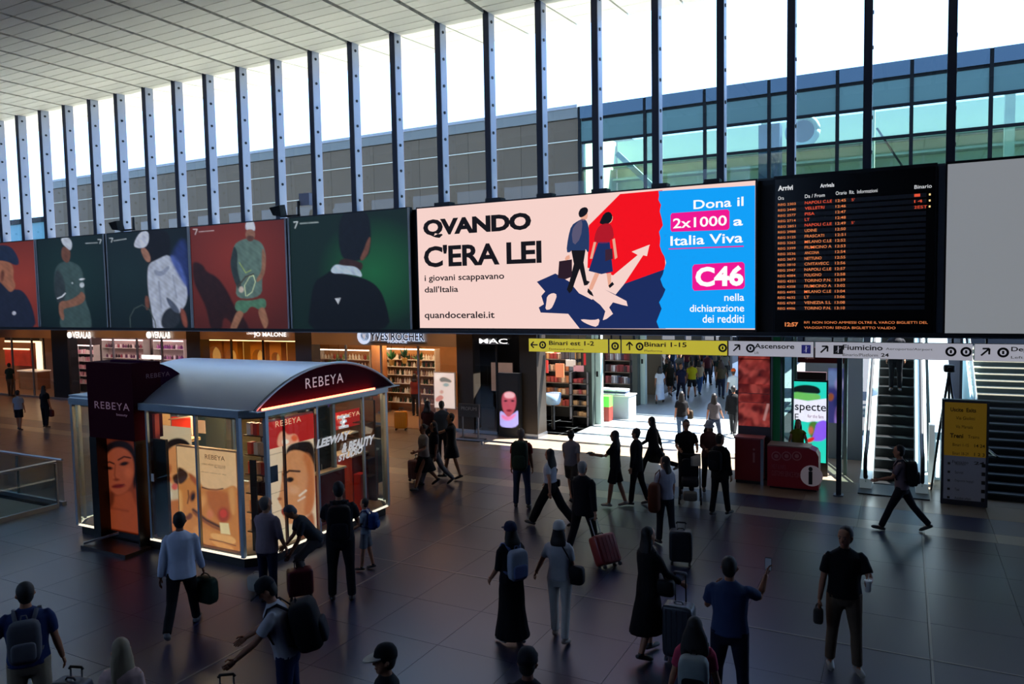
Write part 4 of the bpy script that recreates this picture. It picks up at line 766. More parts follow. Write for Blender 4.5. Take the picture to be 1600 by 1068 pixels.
x0, x1 = wy(1199, 730, 18.8)[0], wy(1279, 730, 18.8)[0]; zt = wy(1240, 699, 18.8)[2]
o = thing('info_desk', 'dark red information desk with a white letter i', 'desk', ((x0+x1)/2, 18.9, 0)); P = [(x0, 18.8, .05), (x1, 18.8, .05), (x1, 18.8, zt-.18), (x1-.06, 18.8, zt-.06), (x1-.2, 18.8, zt), (x0, 18.8, zt)]
MB().prism(P, (0, .5, 0)).build('desk_body', M('desk_red', '7c1420', .45, em=.04), o); B('desk_top', M('desk_top', '8a6a60', .4), (x0, 18.78, zt, x1-.2, 19.32, zt+.03), o); B('desk_plinth', BLACK, (x0+.05, 18.85, 0, x1-.05, 19.25, .05), o)
c = wy(1268, 743, 18.8); mb = MB(); mb.cyl((c[0], 18.8, c[2]), (c[0], 18.79, c[2]), .25, 28); mb.build('emblem_disc', M('emblem_white', 'c8b8bc', .5, em=.1), o); textY('i', 1263, 756, 1270, 729, 18.785, M('black_ink', '140c10', .5), o, bold=.04)
for q in (1213, 1229, 1245):
    c = wy(q, 712, 18.8); mb = MB(); mb.tube([(c[0]+.1*math.cos(t), 18.79, c[2]+.1*math.sin(t)) for t in np.linspace(0, 2*PI, 19)], .013, 5); mb.cyl((c[0], 18.8, c[2]), (c[0], 18.79, c[2]), .05, 12); mb.build('round_symbol', M('dull_pink', 'b87070', .5), o)
textY('HELP & INFO', 1206, 731, 1228, 726, 18.79, M('dull_pink3', '985058', .5), o); textY('CUSTOMER SERVICE POINT', 1206, 742, 1252, 738, 18.79, M('dull_pink', 'b87070', .5), o)
# slim steel mast
x0 = wy(1310, 760, 18.7)[0]; o = B('steel_post', M('post_dark', '3a3c42', .4, .6), (x0-.05, 18.66, 0, x0+.06, 18.76, 3.22)); tag(o, 'slim dark steel post under the direction signs, left of the escalator', 'post'); B('post_foot', STEEL, (x0-.1, 18.6, 0, x0+.11, 18.82, .03), o)

# escalator
EX0, EX1, EY, SL = -.62, .26, 20.05, math.tan(rad(30))
es = thing('escalator', 'escalator with black steps between pale lit side panels', 'escalator', ((EX0+EX1)/2, EY, 0))
blk = M('step_black', '121416', .4, .4); nose = M('step_nosing', '3c4244', .45, .6)
B('landing_plate', M('landing', '4a5252', .4, .5), (EX0-.3, EY-1.0, 0, EX1+.3, EY+.1, .03), es)
for k in range(17):
    y = EY+.05+k*.38; z = .02+k*.38*SL*1.0
    s = MB().box(EX0, y, z-.25, EX1, y+.42, z+.02).build('step', blk, es); B('step_nosing', nose, (EX0, y-.005, z+.0, EX1, y+.02, z+.025), s)
sidem = M('escalator_side', 'b4c8cc', .4, .3, em=.14)
for s, xa, xb in ((-1, EX0-.28, EX0-.02), (1, EX1+.02, EX1+.28)):
    MB().prism([(xa, EY-.5, 0), (xa, EY+8, 0), (xa, EY+8, 8*SL+.25), (xa, EY+.2, .32), (xa, EY-.5, .25)], (xb-xa, 0, 0)).build('side_cladding', sidem, es)
    xm = (xa+xb)/2
    MB().prism([(xm-.01, EY-.6, .2), (xm-.01, EY+.2, .3), (xm-.01, EY+8, 8*SL+.25), (xm-.01, EY+8, 8*SL+1.0), (xm-.01, EY+.1, .95), (xm-.01, EY-.6, .85)], (.02, 0, 0)).build('glass_side', glass('escalator_glass', 'c8dcdc', .12), es)
    MB().tube([(xm, EY-.2, .25), (xm, EY-.75, .35), (xm, EY-.85, .6), (xm, EY-.7, .88), (xm, EY+.1, 1.0), (xm, EY+8, 8*SL+1.05)], .045, 8, up=(1, 0, 0)).build('handrail', BLACK, es, smooth=True)
    MB().bar((xm+s*.09, EY+.1, .45), (xm+s*.09, EY+7.5, 7.5*SL+.42), .05, .05).build('light_tube', EM('tube_white', 'e4f8f4', 1.1), es)
# sloped cladding beside the escalator and the stairs
o = thing('sloped_screen_wall', 'bluish grey sloped side wall between the escalator and the stairs', 'wall', (.8, 21, 0)); MB().prism([(.62, 21.2, 0), (.62, 28, 0), (.62, 28, 5.0), (.62, 24.5, 2.7), (.62, 21.2, 1.2)], (.5, 0, 0)).build('cladding', M('slope_cladding', '7f97a4', .5, em=.05), o); B('pale_pier', M('pier_white', 'd0dcdc', .5, em=.25), (.56, 20.4, .1, .68, 20.7, 1.5), o)
lamp = B('strip_light', EM('cool_strip', 'dff4ff', 2.0), (.72, 20.6, 0.2, .80, 20.66, 1.1), o)
st = thing('staircase', 'broad dark staircase with pale nosings at the right edge', 'stairs', (2.2, 20, 0)); x0 = 1.62
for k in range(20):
    z = .15*k; y = 19.7+.3*k; s = B('stair_step', M('stair_dark', '1c1f22', .5) if k < 12 else M('stair_lit', '5f6c6c', .5), (x0, y, z-.05 if k else 0, 4.2, y+.32, z+.15), st); B('nosing', M('nosing_pale', '5a6264', .5) if k < 12 else EM('nosing_lit', 'f4ecd0', .7), (x0, y-.01, z+.12, 4.2, y+.02, z+.155), s)  # light on the upper steps put into their paler colour
MB().prism([(x0-.06, 19.6, 0), (x0-.06, 26, 0), (x0-.06, 26, 3.3), (x0-.06, 19.6, .25)], (.05, 0, 0)).build('stringer', M('stringer_teal', '7aa4ac', .5, em=.06), st)
a = wy(1545, 600, 22); MB().tube([(x0, 19.9, .1), (x0, 19.9, 1.0), (x0+.25, 19.55, 1.0), (x0, 20.2, 1.15), (x0, 25.5, 3.8)], .03, 8).build('handrail', M('rail_steel', '8c8c88', .4, .7), st, smooth=True)
mb = MB().prism([(x0-.02, 19.7, .3), (x0-.02, 25, 3.1), (x0-.02, 25, 3.7), (x0-.02, 19.7, .95)], (.02, 0, 0)).build('glass_side', glass('stair_glass', 'c0d8d8', .1), st)
# three-legged shape added in place of an escalator reflection behind the directory
p = wy(1481, 578, 21.0); o = thing('reflection_stand_in', 'black three-legged stand-in for a reflected escalator behind the yellow and grey directory', 'reflection_stand_in', (p[0], 20.3, 0)); hx, hz_ = p[0], p[2]
for dx, dy in ((-.34, -.3), (.34, -.2), (0.05, .42)): MB().tube([(hx, 20.4, hz_), (hx+dx*.6, 20.4+dy*.6, hz_*.45), (hx+dx, 20.4+dy, 0)], [.03, .03, .02], 6).build('leg', BLACK, o)
MB().sq((hx, 20.4, hz_+.1), (.12, .14, .09), .4).build('stand_in_head', BLACK, o, smooth=True); MB().cyl((hx, 20.26, hz_+.1), (hx, 20.18, hz_+.1), .05, 12).build('lens', BLACK, o); MB().cyl((hx, 20.4, hz_-.3), (hx, 20.4, hz_), .04, 8).build('centre_column', BLACK, o)
# directory totem
x0, x1 = wy(1471, 700, 18.9)[0], wy(1545, 700, 18.9)[0]; zt = wy(1510, 625, 18.9)[2]; zm = wy(1510, 713, 18.9)[2]
o = thing('directory_totem', 'tall free-standing directory, yellow above and grey below', 'sign', ((x0+x1)/2, 19, 0)); B('totem_case', M('totem_case', '34363e', .5), (x0, 18.92, 0, x1, 19.1, zt), o)
B('yellow_panel', M('totem_yellow', 'a87f1c', .5, em=.12), (x0+.05, 18.905, zm, x1-.05, 18.92, zt-.06), o); B('grey_panel', M('totem_grey', '6a6e7c', .5, em=.08), (x0+.05, 18.905, .12, x1-.05, 18.92, zm), o)
ik = M('totem_ink', '1c160c', .5); w = x1-x0
def tt(s, u0, u1, z0, z1, bold=.0): text(s, (x0+w*u0, 18.904, z0), (x0+w*u1, 18.904, z1), (0, -1, 0), ik, o, bold=bold, lift=.003)
tt('Uscite  Exits', .18, .72, zt-.26, zt-.17, .02); tt('Via Giolitti', .3, .7, zt-.43, zt-.36); tt('Via Marsala', .3, .66, zt-.62, zt-.55); tt('Treni', .18, .46, zt-.84, zt-.74, .03); tt('Trains', .56, .8, zt-.83, zt-.76)
for k, (s, r) in enumerate((('Binari 1-15', '14 24'), ('Binari 18-29', '1 2 3'), ('Fiumicino', '24'))): z = zt-1.02-k*.19; tt(s, .24, .58, z, z+.065); tt(r, .7, .92, z, z+.07, .02)
for k, s in enumerate(('Ascensori', 'Servizi', 'Deposito bagagli', 'Taxi', 'Autobus urbani')): z = zm-.2-k*.19; tt(s, .3, .3+.025*len(s), z, z+.06); B('pictogram', ik, (x0+w*.86, 18.9, z-.01, x0+w*.86+.07, 18.905, z+.07), o); B('pictogram', ik, (x0+w*.14, 18.9, z, x0+w*.14+.05, 18.905, z+.05), o)

# ------------------------------------------------------------------ opening to the level below, at the left
rl = glass('rail_glass', 'dce8e8', .04); rm = M('rail_cap', '8e9298', .35, .7)
def balus(label, a, b, n):
    o = thing('glass_balustrade', label, 'balustrade', (a[0], a[1], 0)); A = Vector((a[0], a[1], 0)); Bv = Vector((b[0], b[1], 0)); D = (Bv-A)/n
    for k in range(n):
        p, q = A+D*k+D.normalized()*.02, A+D*(k+1)-D.normalized()*.02; nn = D.normalized().cross(Vector((0, 0, 1)))*.012
        MB().hexa([p-nn, q-nn, q+nn, p+nn]+[v+Vector((0, 0, 1.05)) for v in (p-nn, q-nn, q+nn, p+nn)]).build('glass_panel', rl, o)
        MB().bar(A+D*k+Vector((0, 0, 0)), A+D*k+Vector((0, 0, 1.05)), .04, .04).build('post', rm, o)
    MB().tube([A+Vector((0, 0, 1.1)), Bv+Vector((0, 0, 1.1))], .03, 8).build('top_rail', rm, o); MB().bar(A+Vector((0, 0, .05)), Bv+Vector((0, 0, .05)), .1, .1).build('base_rail', rm, o)
balus('glass balustrade along the far side of the floor opening at the left', (-40, HY+.06), (HX+.06, HY+.06), 12); balus('glass balustrade along the near side of the floor opening at the left', (HX+.06, HY-.1), (HX+.06, 4.2), 4)
struct(B('floor_lower', M('lower_floor', '242222', .9, spec=.1), (-75, 3, -5.3, 14, 34, -5.2))); 
struct(B('trim_8', M('slab_edge', 'c8b498', .5), (-45, HY-.02, -.62, HX, HY, -.08))); struct(B('trim_9', M('slab_edge_grey', '6c7078', .5), (HX-.02, 4, -.62, HX, HY-.02, -.08)))
struct(B('wall_lower', M('lower_wall', '6a5444', .8), (-75, 17, -5.2, -5, 17.2, -.4))); struct(B('wall_lower_near', WALLD, (-75, 2.8, -5.2, -5, 3, -.4))); struct(B('wall_lower_left', WALLD, (-75, 3, -5.2, -74.8, 17, -.4))); struct(B('wall_lower_right', WALLD, (-5, 3, -5.2, -4.8, 17.2, -.4)))
for k in range(6):
    x = -38+k*3.9; o = thing('lower_shop_light', 'glowing warm shop light on the level below the opening', 'lamp', (x, 15, -2), 0, 'warm lights on the lower level'); B('lamp_case', GREY, (x, 15, -1.0, x+2.2, 15.2, -.7), o); B('lamp_glow', EM('lower_glow', 'ffd8b0', 2.5), (x+.05, 14.95, -2.6, x+2.1, 15, -1.0), o)
# ------------------------------------------------------------------ glass pavilion of the cosmetics brand
KX0, KX1, KY0, KY1, EH = -15.5, -10.05, 9.35, 13.5, 2.72
K = thing('shop_kiosk', 'glass walled cosmetics kiosk with curved metal roof and maroon gables', 'kiosk', (-12.8, 11.4, 0))
ch = .32
def outline(g=0, z=0, x0=KX0, x1=KX1):
    a, b, c, d = x0-g, x1+g, KY0-g, KY1+g; return [(a+ch, c, z), (b-ch, c, z), (b, c+ch, z), (b, d-ch, z), (b-ch, d, z), (a+ch, d, z), (a, d-ch, z), (a, c+ch, z)]
kmet = M('kiosk_metal', 'a4b2bc', .35, .5); maroon = M('maroon_panel', '38101c', .85, spec=.04); plinthm = M('kiosk_plinth', '0a0a0b', .4)
MB().prism(outline(-.06, 0), (0, 0, .2)).build('plinth', plinthm, K); 
lit = EM('kiosk_edge_light', 'fff0d8', 1.15)
P = outline(-.02, .2); 
for i in range(8):
    if i == 0:
        MB().bar(P[0], (-14.35, P[0][1], .2), .03, .035).build('edge_light', lit, K); MB().bar((-12.9, P[0][1], .2), P[1], .03, .035).build('edge_light', lit, K)
    else: MB().bar(P[i], P[(i+1) % 8], .03, .035).build('edge_light', lit, K)
MB().prism(outline(-.1, .2), (0, 0, .02)).build('kiosk_floor', M('kiosk_floor', 'a07c60', .35, noise_s=9, noise_a=.4), K)
MB().prism(outline(.03, EH), (0, 0, .13)).build('roof_frame', kmet, K)
# ceiling with warm lamps
MB().prism(outline(-.12, EH-.06), (0, 0, .05)).build('kiosk_ceiling', M('kiosk_ceiling', 'd8c0a0', .6), K)
for i in range(3):
    for j in range(2):
        x, y = -14.6+i*1.65, 10.2+j*1.9; B('ceiling_lamp', EM('kiosk_lamp', 'ffd8a8', 26), (x, y, EH-.09, x+.7, y+.35, EH-.06), K)
# posts
def kpost(x, y, w=.05): return B('post', kmet, (x-w/2, y-w/2, .2, x+w/2, y+w/2, EH), K)
for (x, y, z) in outline(-.02): kpost(x, y, .07)
for x in (-12.86, -11.5): kpost(x, KY0+.03)
for y in (11.0, 12.4): kpost(KX1-.03, y)
for y in (10.7, 12.1): kpost(KX0+.03, y)
for x in (-14.0, -12.6, -11.2): kpost(x, KY1-.03)
kg = glass('kiosk_glass', 'f0f6f4', .05)
Q = outline(-.03, .2)
def pane(a, b):
    a, b = Vector(a), Vector(b); n = (b-a).normalized().cross(Vector((0, 0, 1)))*.006; u = Vector((0, 0, EH-.2)); MB().hexa([a-n, b-n, b+n, a+n, a-n+u, b-n+u, b+n+u, a+n+u]).build('pane', kg, K)
pane(Q[0], (-14.5, Q[0][1], .2)); pane((-12.86, Q[0][1], .2), (-11.5, Q[0][1], .2)); pane((-11.5, Q[0][1], .2), Q[1])
for i in (1, 3, 5, 7): pane(Q[i], Q[(i+1) % 8])
for y0, y1 in ((KY0+ch, 11.0), (11.0, 12.4), (12.4, KY1-ch)): pane((KX1-.03, y0, .2), (KX1-.03, y1, .2))
for y0, y1 in ((KY0+ch, 10.7), (10.7, 12.1), (12.1, KY1-ch)): pane((KX0+.03, y0, .2), (KX0+.03, y1, .2))
for x0, x1 in ((KX0+ch, -14), (-14, -12.6), (-12.6, -11.2), (-11.2, KX1-ch)): pane((x0, KY1-.03, .2), (x1, KY1-.03, .2))
# vaulted roof along X with a gable at the right end
ZB = EH+.13; YC, HW, RH = (KY0+KY1)/2, (KY1-KY0)/2-.08, .66
def arch(x, n=20, dz=0, hw=HW, rh=RH):
    R = (hw*hw+rh*rh)/(2*rh); a0 = math.asin(hw/R)
    return [(x, YC+R*math.sin(-a0+2*a0*i/n), ZB+dz+R*math.cos(-a0+2*a0*i/n)-(R-rh)) for i in range(n+1)]
va, vb = arch(-14.3), arch(KX1-.05); mb = MB(); n = len(va)
mb.add(va+vb, [(i, i+1, n+i+1, n+i) for i in range(n-1)]); mb.build('vault_roof', M('vault_metal', 'c4cede', .36, .6, bump=.3, bs=1.2), K, smooth=True)
MB().prism(arch(KX1-.04), (.05, 0, 0)).build('gable', maroon, K)
t = arch(KX1+.02); MB().tube([Vector(p) for p in t], .028, 6, up=(1, 0, 0)).build('gable_rim', kmet, K)
B('gable_light', EM('gable_strip', 'ff6448', 9), (KX1+.09, KY0+.15, ZB, KX1+.12, KY1-.85, ZB+.035), K)
B('gable_gutter', kmet, (KX1-.05, KY0, ZB-.02, KX1+.14, KY1, ZB), K)
textX('REBEYA', 477, 607, 536, 591, KX1+.012, M('kiosk_letter', 'd8c8cc', .5, em=.35), K, bold=.0, space=1.15)
def flat(name, x0, y0, z0, x1, y1, z1, m): return B(name, m, (x0, y0, z0, x1, y1, z1), K)
# flat eave roof at the left part
flat('eave_roof', KX0+.1, KY0+.1, ZB, -14.3, KY1-.1, ZB+.04, kmet)
MB().prism([(-14.3, KY0+.15, ZB), (-14.3, KY1-.15, ZB), (-14.9, KY1-.6, ZB), (-14.9, KY0+.6, ZB)], (0, 0, .05)).build('eave_panel', kmet, K)
# entrance portal with curved side gable
PX0, PX1 = -14.42, -13.03
MB().box(PX0, KY0-.12, 2.12, PX1, KY0+.5, 3.62).build('portal_head', maroon, K)
B('portal_jamb', plinthm, (PX0-.02, KY0-.12, 0.02, PX0+.2, KY0+.4, 2.12), K); B('portal_jamb', plinthm, (PX1-.04, KY0-.12, 0.02, PX1, KY0+.4, 2.12), K)
MB().prism([wx(x, y, -13.05) for x, y in chaikin([(215, 563), (232, 564), (262, 571), (284, 585), (298, 602), (298, 603), (284, 616), (255, 633), (222, 637), (215, 637)], 1)], (-.9, 0, 0)).build('portal_gable', M('maroon_gable', '341230', .85, spec=.04), K)
kl = M('kiosk_letter_dim', 'a07888', .5, em=.22)
textF('REBEYA', 149, 637, 203, 626, KY0-.125, kl, K, space=1.15); textF('beauty', 183, 650, 200, 645, KY0-.125, kl, K)
textX('REBEYA', 228, 591, 265, 584, -13.04, M('kiosk_letter_dim2', '6a4c5e', .5, em=.08), K, space=1.1)
# entrance: backlit face print set back, floor ramp
a, b = wy(161, 846, KY0+.1), wy(217, 684, KY0+.1)
paint('face_print', K, (a[0], KY0+.1, b[2]), (b[0]-a[0], 0, 0), (0, 0, .12-b[2]), 80, 170, lambda X, Y, u, v: np.array(lin('5e2414'))*(1-v[..., None])+np.array(lin('8c3a1c'))*v[..., None], [
    ('p', [(158, 722), (160, 700), (172, 690), (190, 686), (206, 694), (214, 712), (216, 740), (210, 770), (206, 740), (200, 712), (190, 700), (176, 702), (166, 716), (160, 740)], '120808', 2.5), ('p', [(163, 735), (165, 712), (176, 700), (190, 698), (204, 706), (210, 724), (209, 746), (202, 764), (188, 774), (176, 770), (168, 756)], 'a04a2c', 2.5),
    ('p', [(170, 776), (188, 774), (204, 764), (210, 784), (218, 800), (218, 850), (158, 850), (162, 800)], '9c4424', 3), ('p', [(164, 782), (172, 766), (180, 772), (176, 792), (166, 800)], '5e2412', 3),
    ('e', (194, 724, 7, 3, -12), '1c0c0a', 1.6), ('e', (171, 731, 5, 2.6, 6), '1c0c0a', 1.6), ('l', ([(185, 718), (194, 713), (204, 715)], 2.4), '2c120c', 1.3), ('l', ([(164, 724), (171, 721), (178, 724)], 2.4), '2c120c', 1.3), ('l', ([(180, 726), (179, 742), (182, 750)], 1.8), '7c341c', 1.5),
    ('e', (182, 749, 4.5, 2, 0), '6e2814', 1.6), ('e', (185, 759, 10, 3.4, -6), '701c16', 1.4), ('l', ([(176, 760), (185, 759), (194, 756)], 1), '3c0c0a', .8), ('e', (201, 738, 6, 8, 0), 'bc5c38', 4, .7), ('l', ([(168, 792), (200, 798)], 2), '7c3018', 3)], .5)
flat('entrance_ramp', PX0+.2, KY0-.55, 0.0, PX1+.15, KY0+.0, .06, M('ramp_dark', '2a1a18', .3)); MB().bar((PX0+.22, KY0-.5, .09), (PX0+.55, KY0+.02, .19), .04, .04).build('ramp_edge', kmet, K)
flat('red_drape', -13.0, KY0+.25, .2, -12.93, KY0+.35, 2.6, M('drape_red', '9a2a20', .6, em=.1)); flat('dark_screen', -12.84, KY0+.12, .2, -12.48, KY0+.18, 2.15, M('kiosk_black', '0c0b0d', .4))
flat('small_notice', -12.78, KY0-.0, 1.35, -12.7, KY0+.01, 1.5, wsh)
# large lightbox at the front
FY = KY0+.20; fx0, fx1 = wy(276, 700, FY)[0], wy(371, 780, FY)[0]; zt = wy(277, 697, FY)[2]
LB = B('lightbox_case', M('case_wood', 'd8b890', .5), (fx0-.03, FY+.01, .2, fx1+.03, FY+.1, zt+.03), K)
paint('face_print', K, (fx0, FY, zt), (fx1-fx0, 0, 0), (0, 0, .2-zt), 110, 200, 'e2a06a', [
    ('q', [(270, 690), (380, 690), (380, 775), (358, 766), (348, 764), (330, 764), (317, 760), (305, 748), (296, 738), (286, 731), (270, 729)], 'ecb684', 2.5),
    ('p', [(270, 752), (284, 752), (300, 742), (312, 752), (318, 762), (332, 768), (350, 764), (366, 756), (376, 770), (376, 900), (270, 900)], 'd07c38', 2),
    ('p', [(277, 729), (285, 731), (295, 740), (291, 750), (282, 757), (277, 752)], '3c2014', 2), ('p', [(294, 738), (303, 742), (309, 752), (311, 762), (302, 754), (296, 746)], 'a84e24', 2.5),
    ('l', ([(316, 761), (326, 764), (338, 765), (348, 763)], 2), '4a200e', 1.2), ('p', [(318, 764), (350, 766), (362, 775), (364, 810), (350, 815), (336, 808), (326, 790)], 'bc6228', 4),
    ('p', [(357, 762), (366, 758), (368, 800), (363, 806), (358, 785)], 'dd9250', 3), ('p', [(277, 765), (284, 765), (286, 800), (277, 806)], 'e8a058', 3),
    ('e', (301, 775, 4.5, 8.5, 12), '7c3c18', 2), ('e', (301.5, 776, 2.6, 5.5, 12), '1c0c06', 1.2), ('l', ([(294, 766), (295, 776), (293, 786)], 2), '6a3214', 1.2), ('e', (315, 783, 6, 11, 25), 'e89a58', 4, .8), ('e', (328, 803, 5, 7, 0), 'e07c58', 3, .7),
    ('p', [(280, 806), (292, 806), (296, 800), (302, 803), (298, 812), (286, 812)], '7a3c1c', 2), ('l', ([(302, 796), (312, 804), (322, 812), (334, 818), (346, 824)], 4.5), '4c2414', 2), ('l', ([(302, 800), (316, 812), (332, 822), (346, 828)], 3), '8a4420', 2),
    ('e', (349, 804, 9, 12, 0), 'a83c1c', 3), ('e', (349, 802, 5.5, 6.5, 0), 'd03c24', 1.3), ('q', [(343, 816), (357, 817), (360, 835), (345, 833)], 'f2d098', 1.2),
    ('p', [(300, 818), (330, 828), (346, 838), (330, 850), (318, 852), (306, 838)], 'd98844', 3), ('l', ([(308, 838), (318, 850), (334, 858)], 2.5), '9c5424', 2),
    ('p', [(328, 832), (345, 834), (366, 838), (370, 850), (350, 848), (330, 840)], 'efa862', 1.5), ('p', [(328, 842), (348, 848), (368, 856), (360, 862), (336, 852)], 'e89a54', 1.5), ('l', ([(328, 842), (348, 846), (368, 852)], 1.5), '7c3a18', 1), ('l', ([(334, 854), (350, 860), (362, 864)], 1.6), '7c3a18', 1),
    ('p', [(300, 866), (330, 858), (368, 866), (372, 890), (300, 890)], 'd4843e', 3)], .85)
for s, x0, y0, x1, y1 in (('REBEYA', 321, 716, 352, 709), ('LONG-WEAR LIP COLOUR', 316, 725, 353, 722.5), ('IN MATT', 336, 730.5, 353, 728), ('vibrant colour all day', 314, 737, 354, 735)): textF(s, x0, y0, x1, y1, KY0+.195, M('poster_ink', 'a06840' if s == 'REBEYA' else '6a4020', .5), K)
# print behind the glass, left of the lightbox
x0, x1 = wy(251, 780, KY0+.5)[0], wy(300, 700, KY0+.5)[0]
paint('rear_face_print', K, (x0, KY0+.5, 2.34), (x1-x0, 0, 0), (0, 0, -2.1), 60, 130, 'd8bc98', [('p', [(252, 720), (254, 700), (262, 688), (277, 683), (292, 687), (301, 700), (296, 706), (284, 694), (270, 696), (260, 712)], '1c120e', 1.5), ('p', [(256, 716), (264, 700), (278, 694), (300, 700), (300, 770), (286, 760), (270, 758), (258, 745)], 'dd9058', 2),
    ('e', (257, 727, 5, 7, 0), '6c6458', 2), ('e', (264, 734, 4, 8, 10), 'b0603c', 2), ('e', (261, 748, 6, 5, 0), 'c04c38', 2), ('p', [(268, 744), (278, 738), (292, 744), (288, 756), (274, 758)], '3a2018', 2), ('e', (273, 760, 5, 5, 0), 'd85c50', 2), ('p', [(254, 770), (262, 764), (270, 768), (268, 780), (256, 784)], 'e0d0b8', 2), ('p', [(252, 790), (268, 780), (300, 778), (300, 900), (252, 900)], 'c47038', 3)], .8)
# red hanging lamp shade, cream box and shelving seen through the front glass
o = flat('red_panel', *(wy(268, 660, 10.4)[0], 10.4, wy(268, 678, 10.4)[2], wy(298, 660, 10.4)[0], 10.45, wy(268, 651, 10.4)[2]), M('bright_red', 'e83c24', .5, em=.5))
MB().bar(wy(264, 655, 10.38), wy(298, 650, 10.38), .03, .03).build('panel_rim', wsh, K); MB().bar(wy(299, 650, 10.38), wy(300, 680, 10.38), .03, .03).build('panel_rim', wsh, K)
flat('cream_column', wy(228, 700, 10.3)[0], 10.3, .2, wy(249, 700, 10.3)[0], 10.6, EH-.1, M('cream_wall', 'e0c89c', .6)); flat('cream_shelf', wy(238, 680, 10.1)[0], 9.9, 2.0, wy(300, 680, 10.1)[0], 10.3, 2.06, M('cream_wall', 'e0c89c', .6))
flat('grey_green_wall', wy(302, 700, 12.9)[0], 12.9, .2, wy(352, 700, 12.9)[0], 12.95, EH-.1, M('kiosk_inner_wall', '6c7468', .6)); flat('white_notice', *(wy(310, 676, 11)[0], 11, wy(310, 676, 11)[2], wy(321, 676, 11)[0], 11.01, wy(310, 656, 11)[2]), wsh)
# corner display of small pictures and goods
for r in range(6):
    z = .5+r*.36; o = flat('display_shelf', -10.75, KY0+.45, z, -10.25, KY0+.9, z+.02, M('shelf_smoke', '3a2420', .4))
    for q in range(3):
        x = -10.7+q*.16; c_ = random.choice(['f0d8cc', 'c83c34', 'e8a884', '2c1418', 'd8c0b0']); MB().box(x, KY0+.48, z+.02, x+.1, KY0+.6, z+.24).build('goods_box', M('goods_'+c_, c_, .4, em=.05), o)
flat('corner_panel', -10.8, KY0+.9, .2, -10.2, KY0+.94, EH-.1, M('kiosk_dark_red', '3a0c10', .5)); flat('black_banner', -10.5, KY0+.33, .22, -10.36, KY0+.36, 1.9, M('kiosk_black', '0c0b0d', .4))
# right side: face lightbox with red header
XR = KX1-.2; ya, yb = wx(418, 660, XR)[1], wx(489, 660, XR)[1]; z1 = wx(450, 653, XR)[2]; z0 = wx(450, 694, XR)[2]
B('lightbox_case', wsh, (XR-.12, ya-.03, .2, XR-.02, yb+.03, z1+.03), K)
paint('face_print', K, (XR, ya, z0), (0, yb-ya, 0), (0, 0, .2-z0), 110, 180, 'ecc8a8', [
    ('p', [(446, 697), (470, 688), (492, 690), (492, 745), (480, 720), (462, 708), (447, 730)], '1a0e0c', 2), ('p', [(441, 735), (444, 712), (456, 702), (474, 704), (486, 716), (492, 730), (492, 790), (478, 806), (460, 818), (448, 818), (443, 808), (441, 798), (440, 790), (434, 783), (438, 765), (440, 750)], 'd88c5c', 1.8),
    ('p', [(470, 705), (490, 712), (492, 800), (474, 808), (478, 770), (482, 740)], 'c87040', 4), ('l', ([(443, 741), (452, 735), (468, 736)], 3), '2c140e', 1.2), ('e', (453, 749, 6, 4, -8), '28120e', 1.3), ('e', (453, 749, 2, 2, 0), '0c0606', .8), ('l', ([(441, 738), (442, 752)], 1.5), 'a05c38', 1.2),
    ('e', (437, 779, 3.5, 2.5, 0), 'a85c3c', 1.5), ('p', [(439, 796), (446, 792), (456, 796), (455, 802), (446, 806), (440, 803)], 'a03828', 1.3), ('l', ([(441, 799), (455, 798)], 1), '5a1a14', .8), ('l', ([(468, 774), (478, 766)], 3), 'f4d4c0', 1.5), ('l', ([(466, 782), (476, 776)], 2.4), 'f0ccb8', 1.5),
    ('e', (460, 765, 8, 7, 0), 'e8a880', 4, .7), ('p', [(462, 818), (478, 808), (492, 796), (492, 860), (440, 878), (440, 850), (456, 836)], 'b4623a', 3), ('p', [(444, 822), (456, 826), (470, 812), (472, 834), (452, 852), (440, 856), (440, 826)], 'ecd4b0', 2)], .85)
paint('red_header', K, (XR+.02, ya, z1), (0, yb-ya, 0), (0, 0, z0-z1), 80, 60, 'b8201c', [('p', [(432, 695), (436, 676), (444, 672), (450, 680), (462, 676), (468, 690), (464, 697), (448, 694), (440, 700)], 'f0a080', 2), ('e', (446, 690, 5, 4, 0), 'fff0dc', 2), ('e', (460, 684, 5, 5, 0), 'e86038', 2), ('p', [(444, 704), (468, 692), (490, 690), (490, 704)], '1a100e', 1.5)], .9)
textX('REBEYA', 430, 667, 470, 658, XR+.03, M('gold_letter', 'f0c8a0', .5, em=.9), K, space=1.1)
flat('price_card', *(XR+.03, wx(420, 740, XR)[1], 1.45, XR+.05, wx(430, 740, XR)[1]+.02, 1.75), M('card_blue', '38506c', .5))
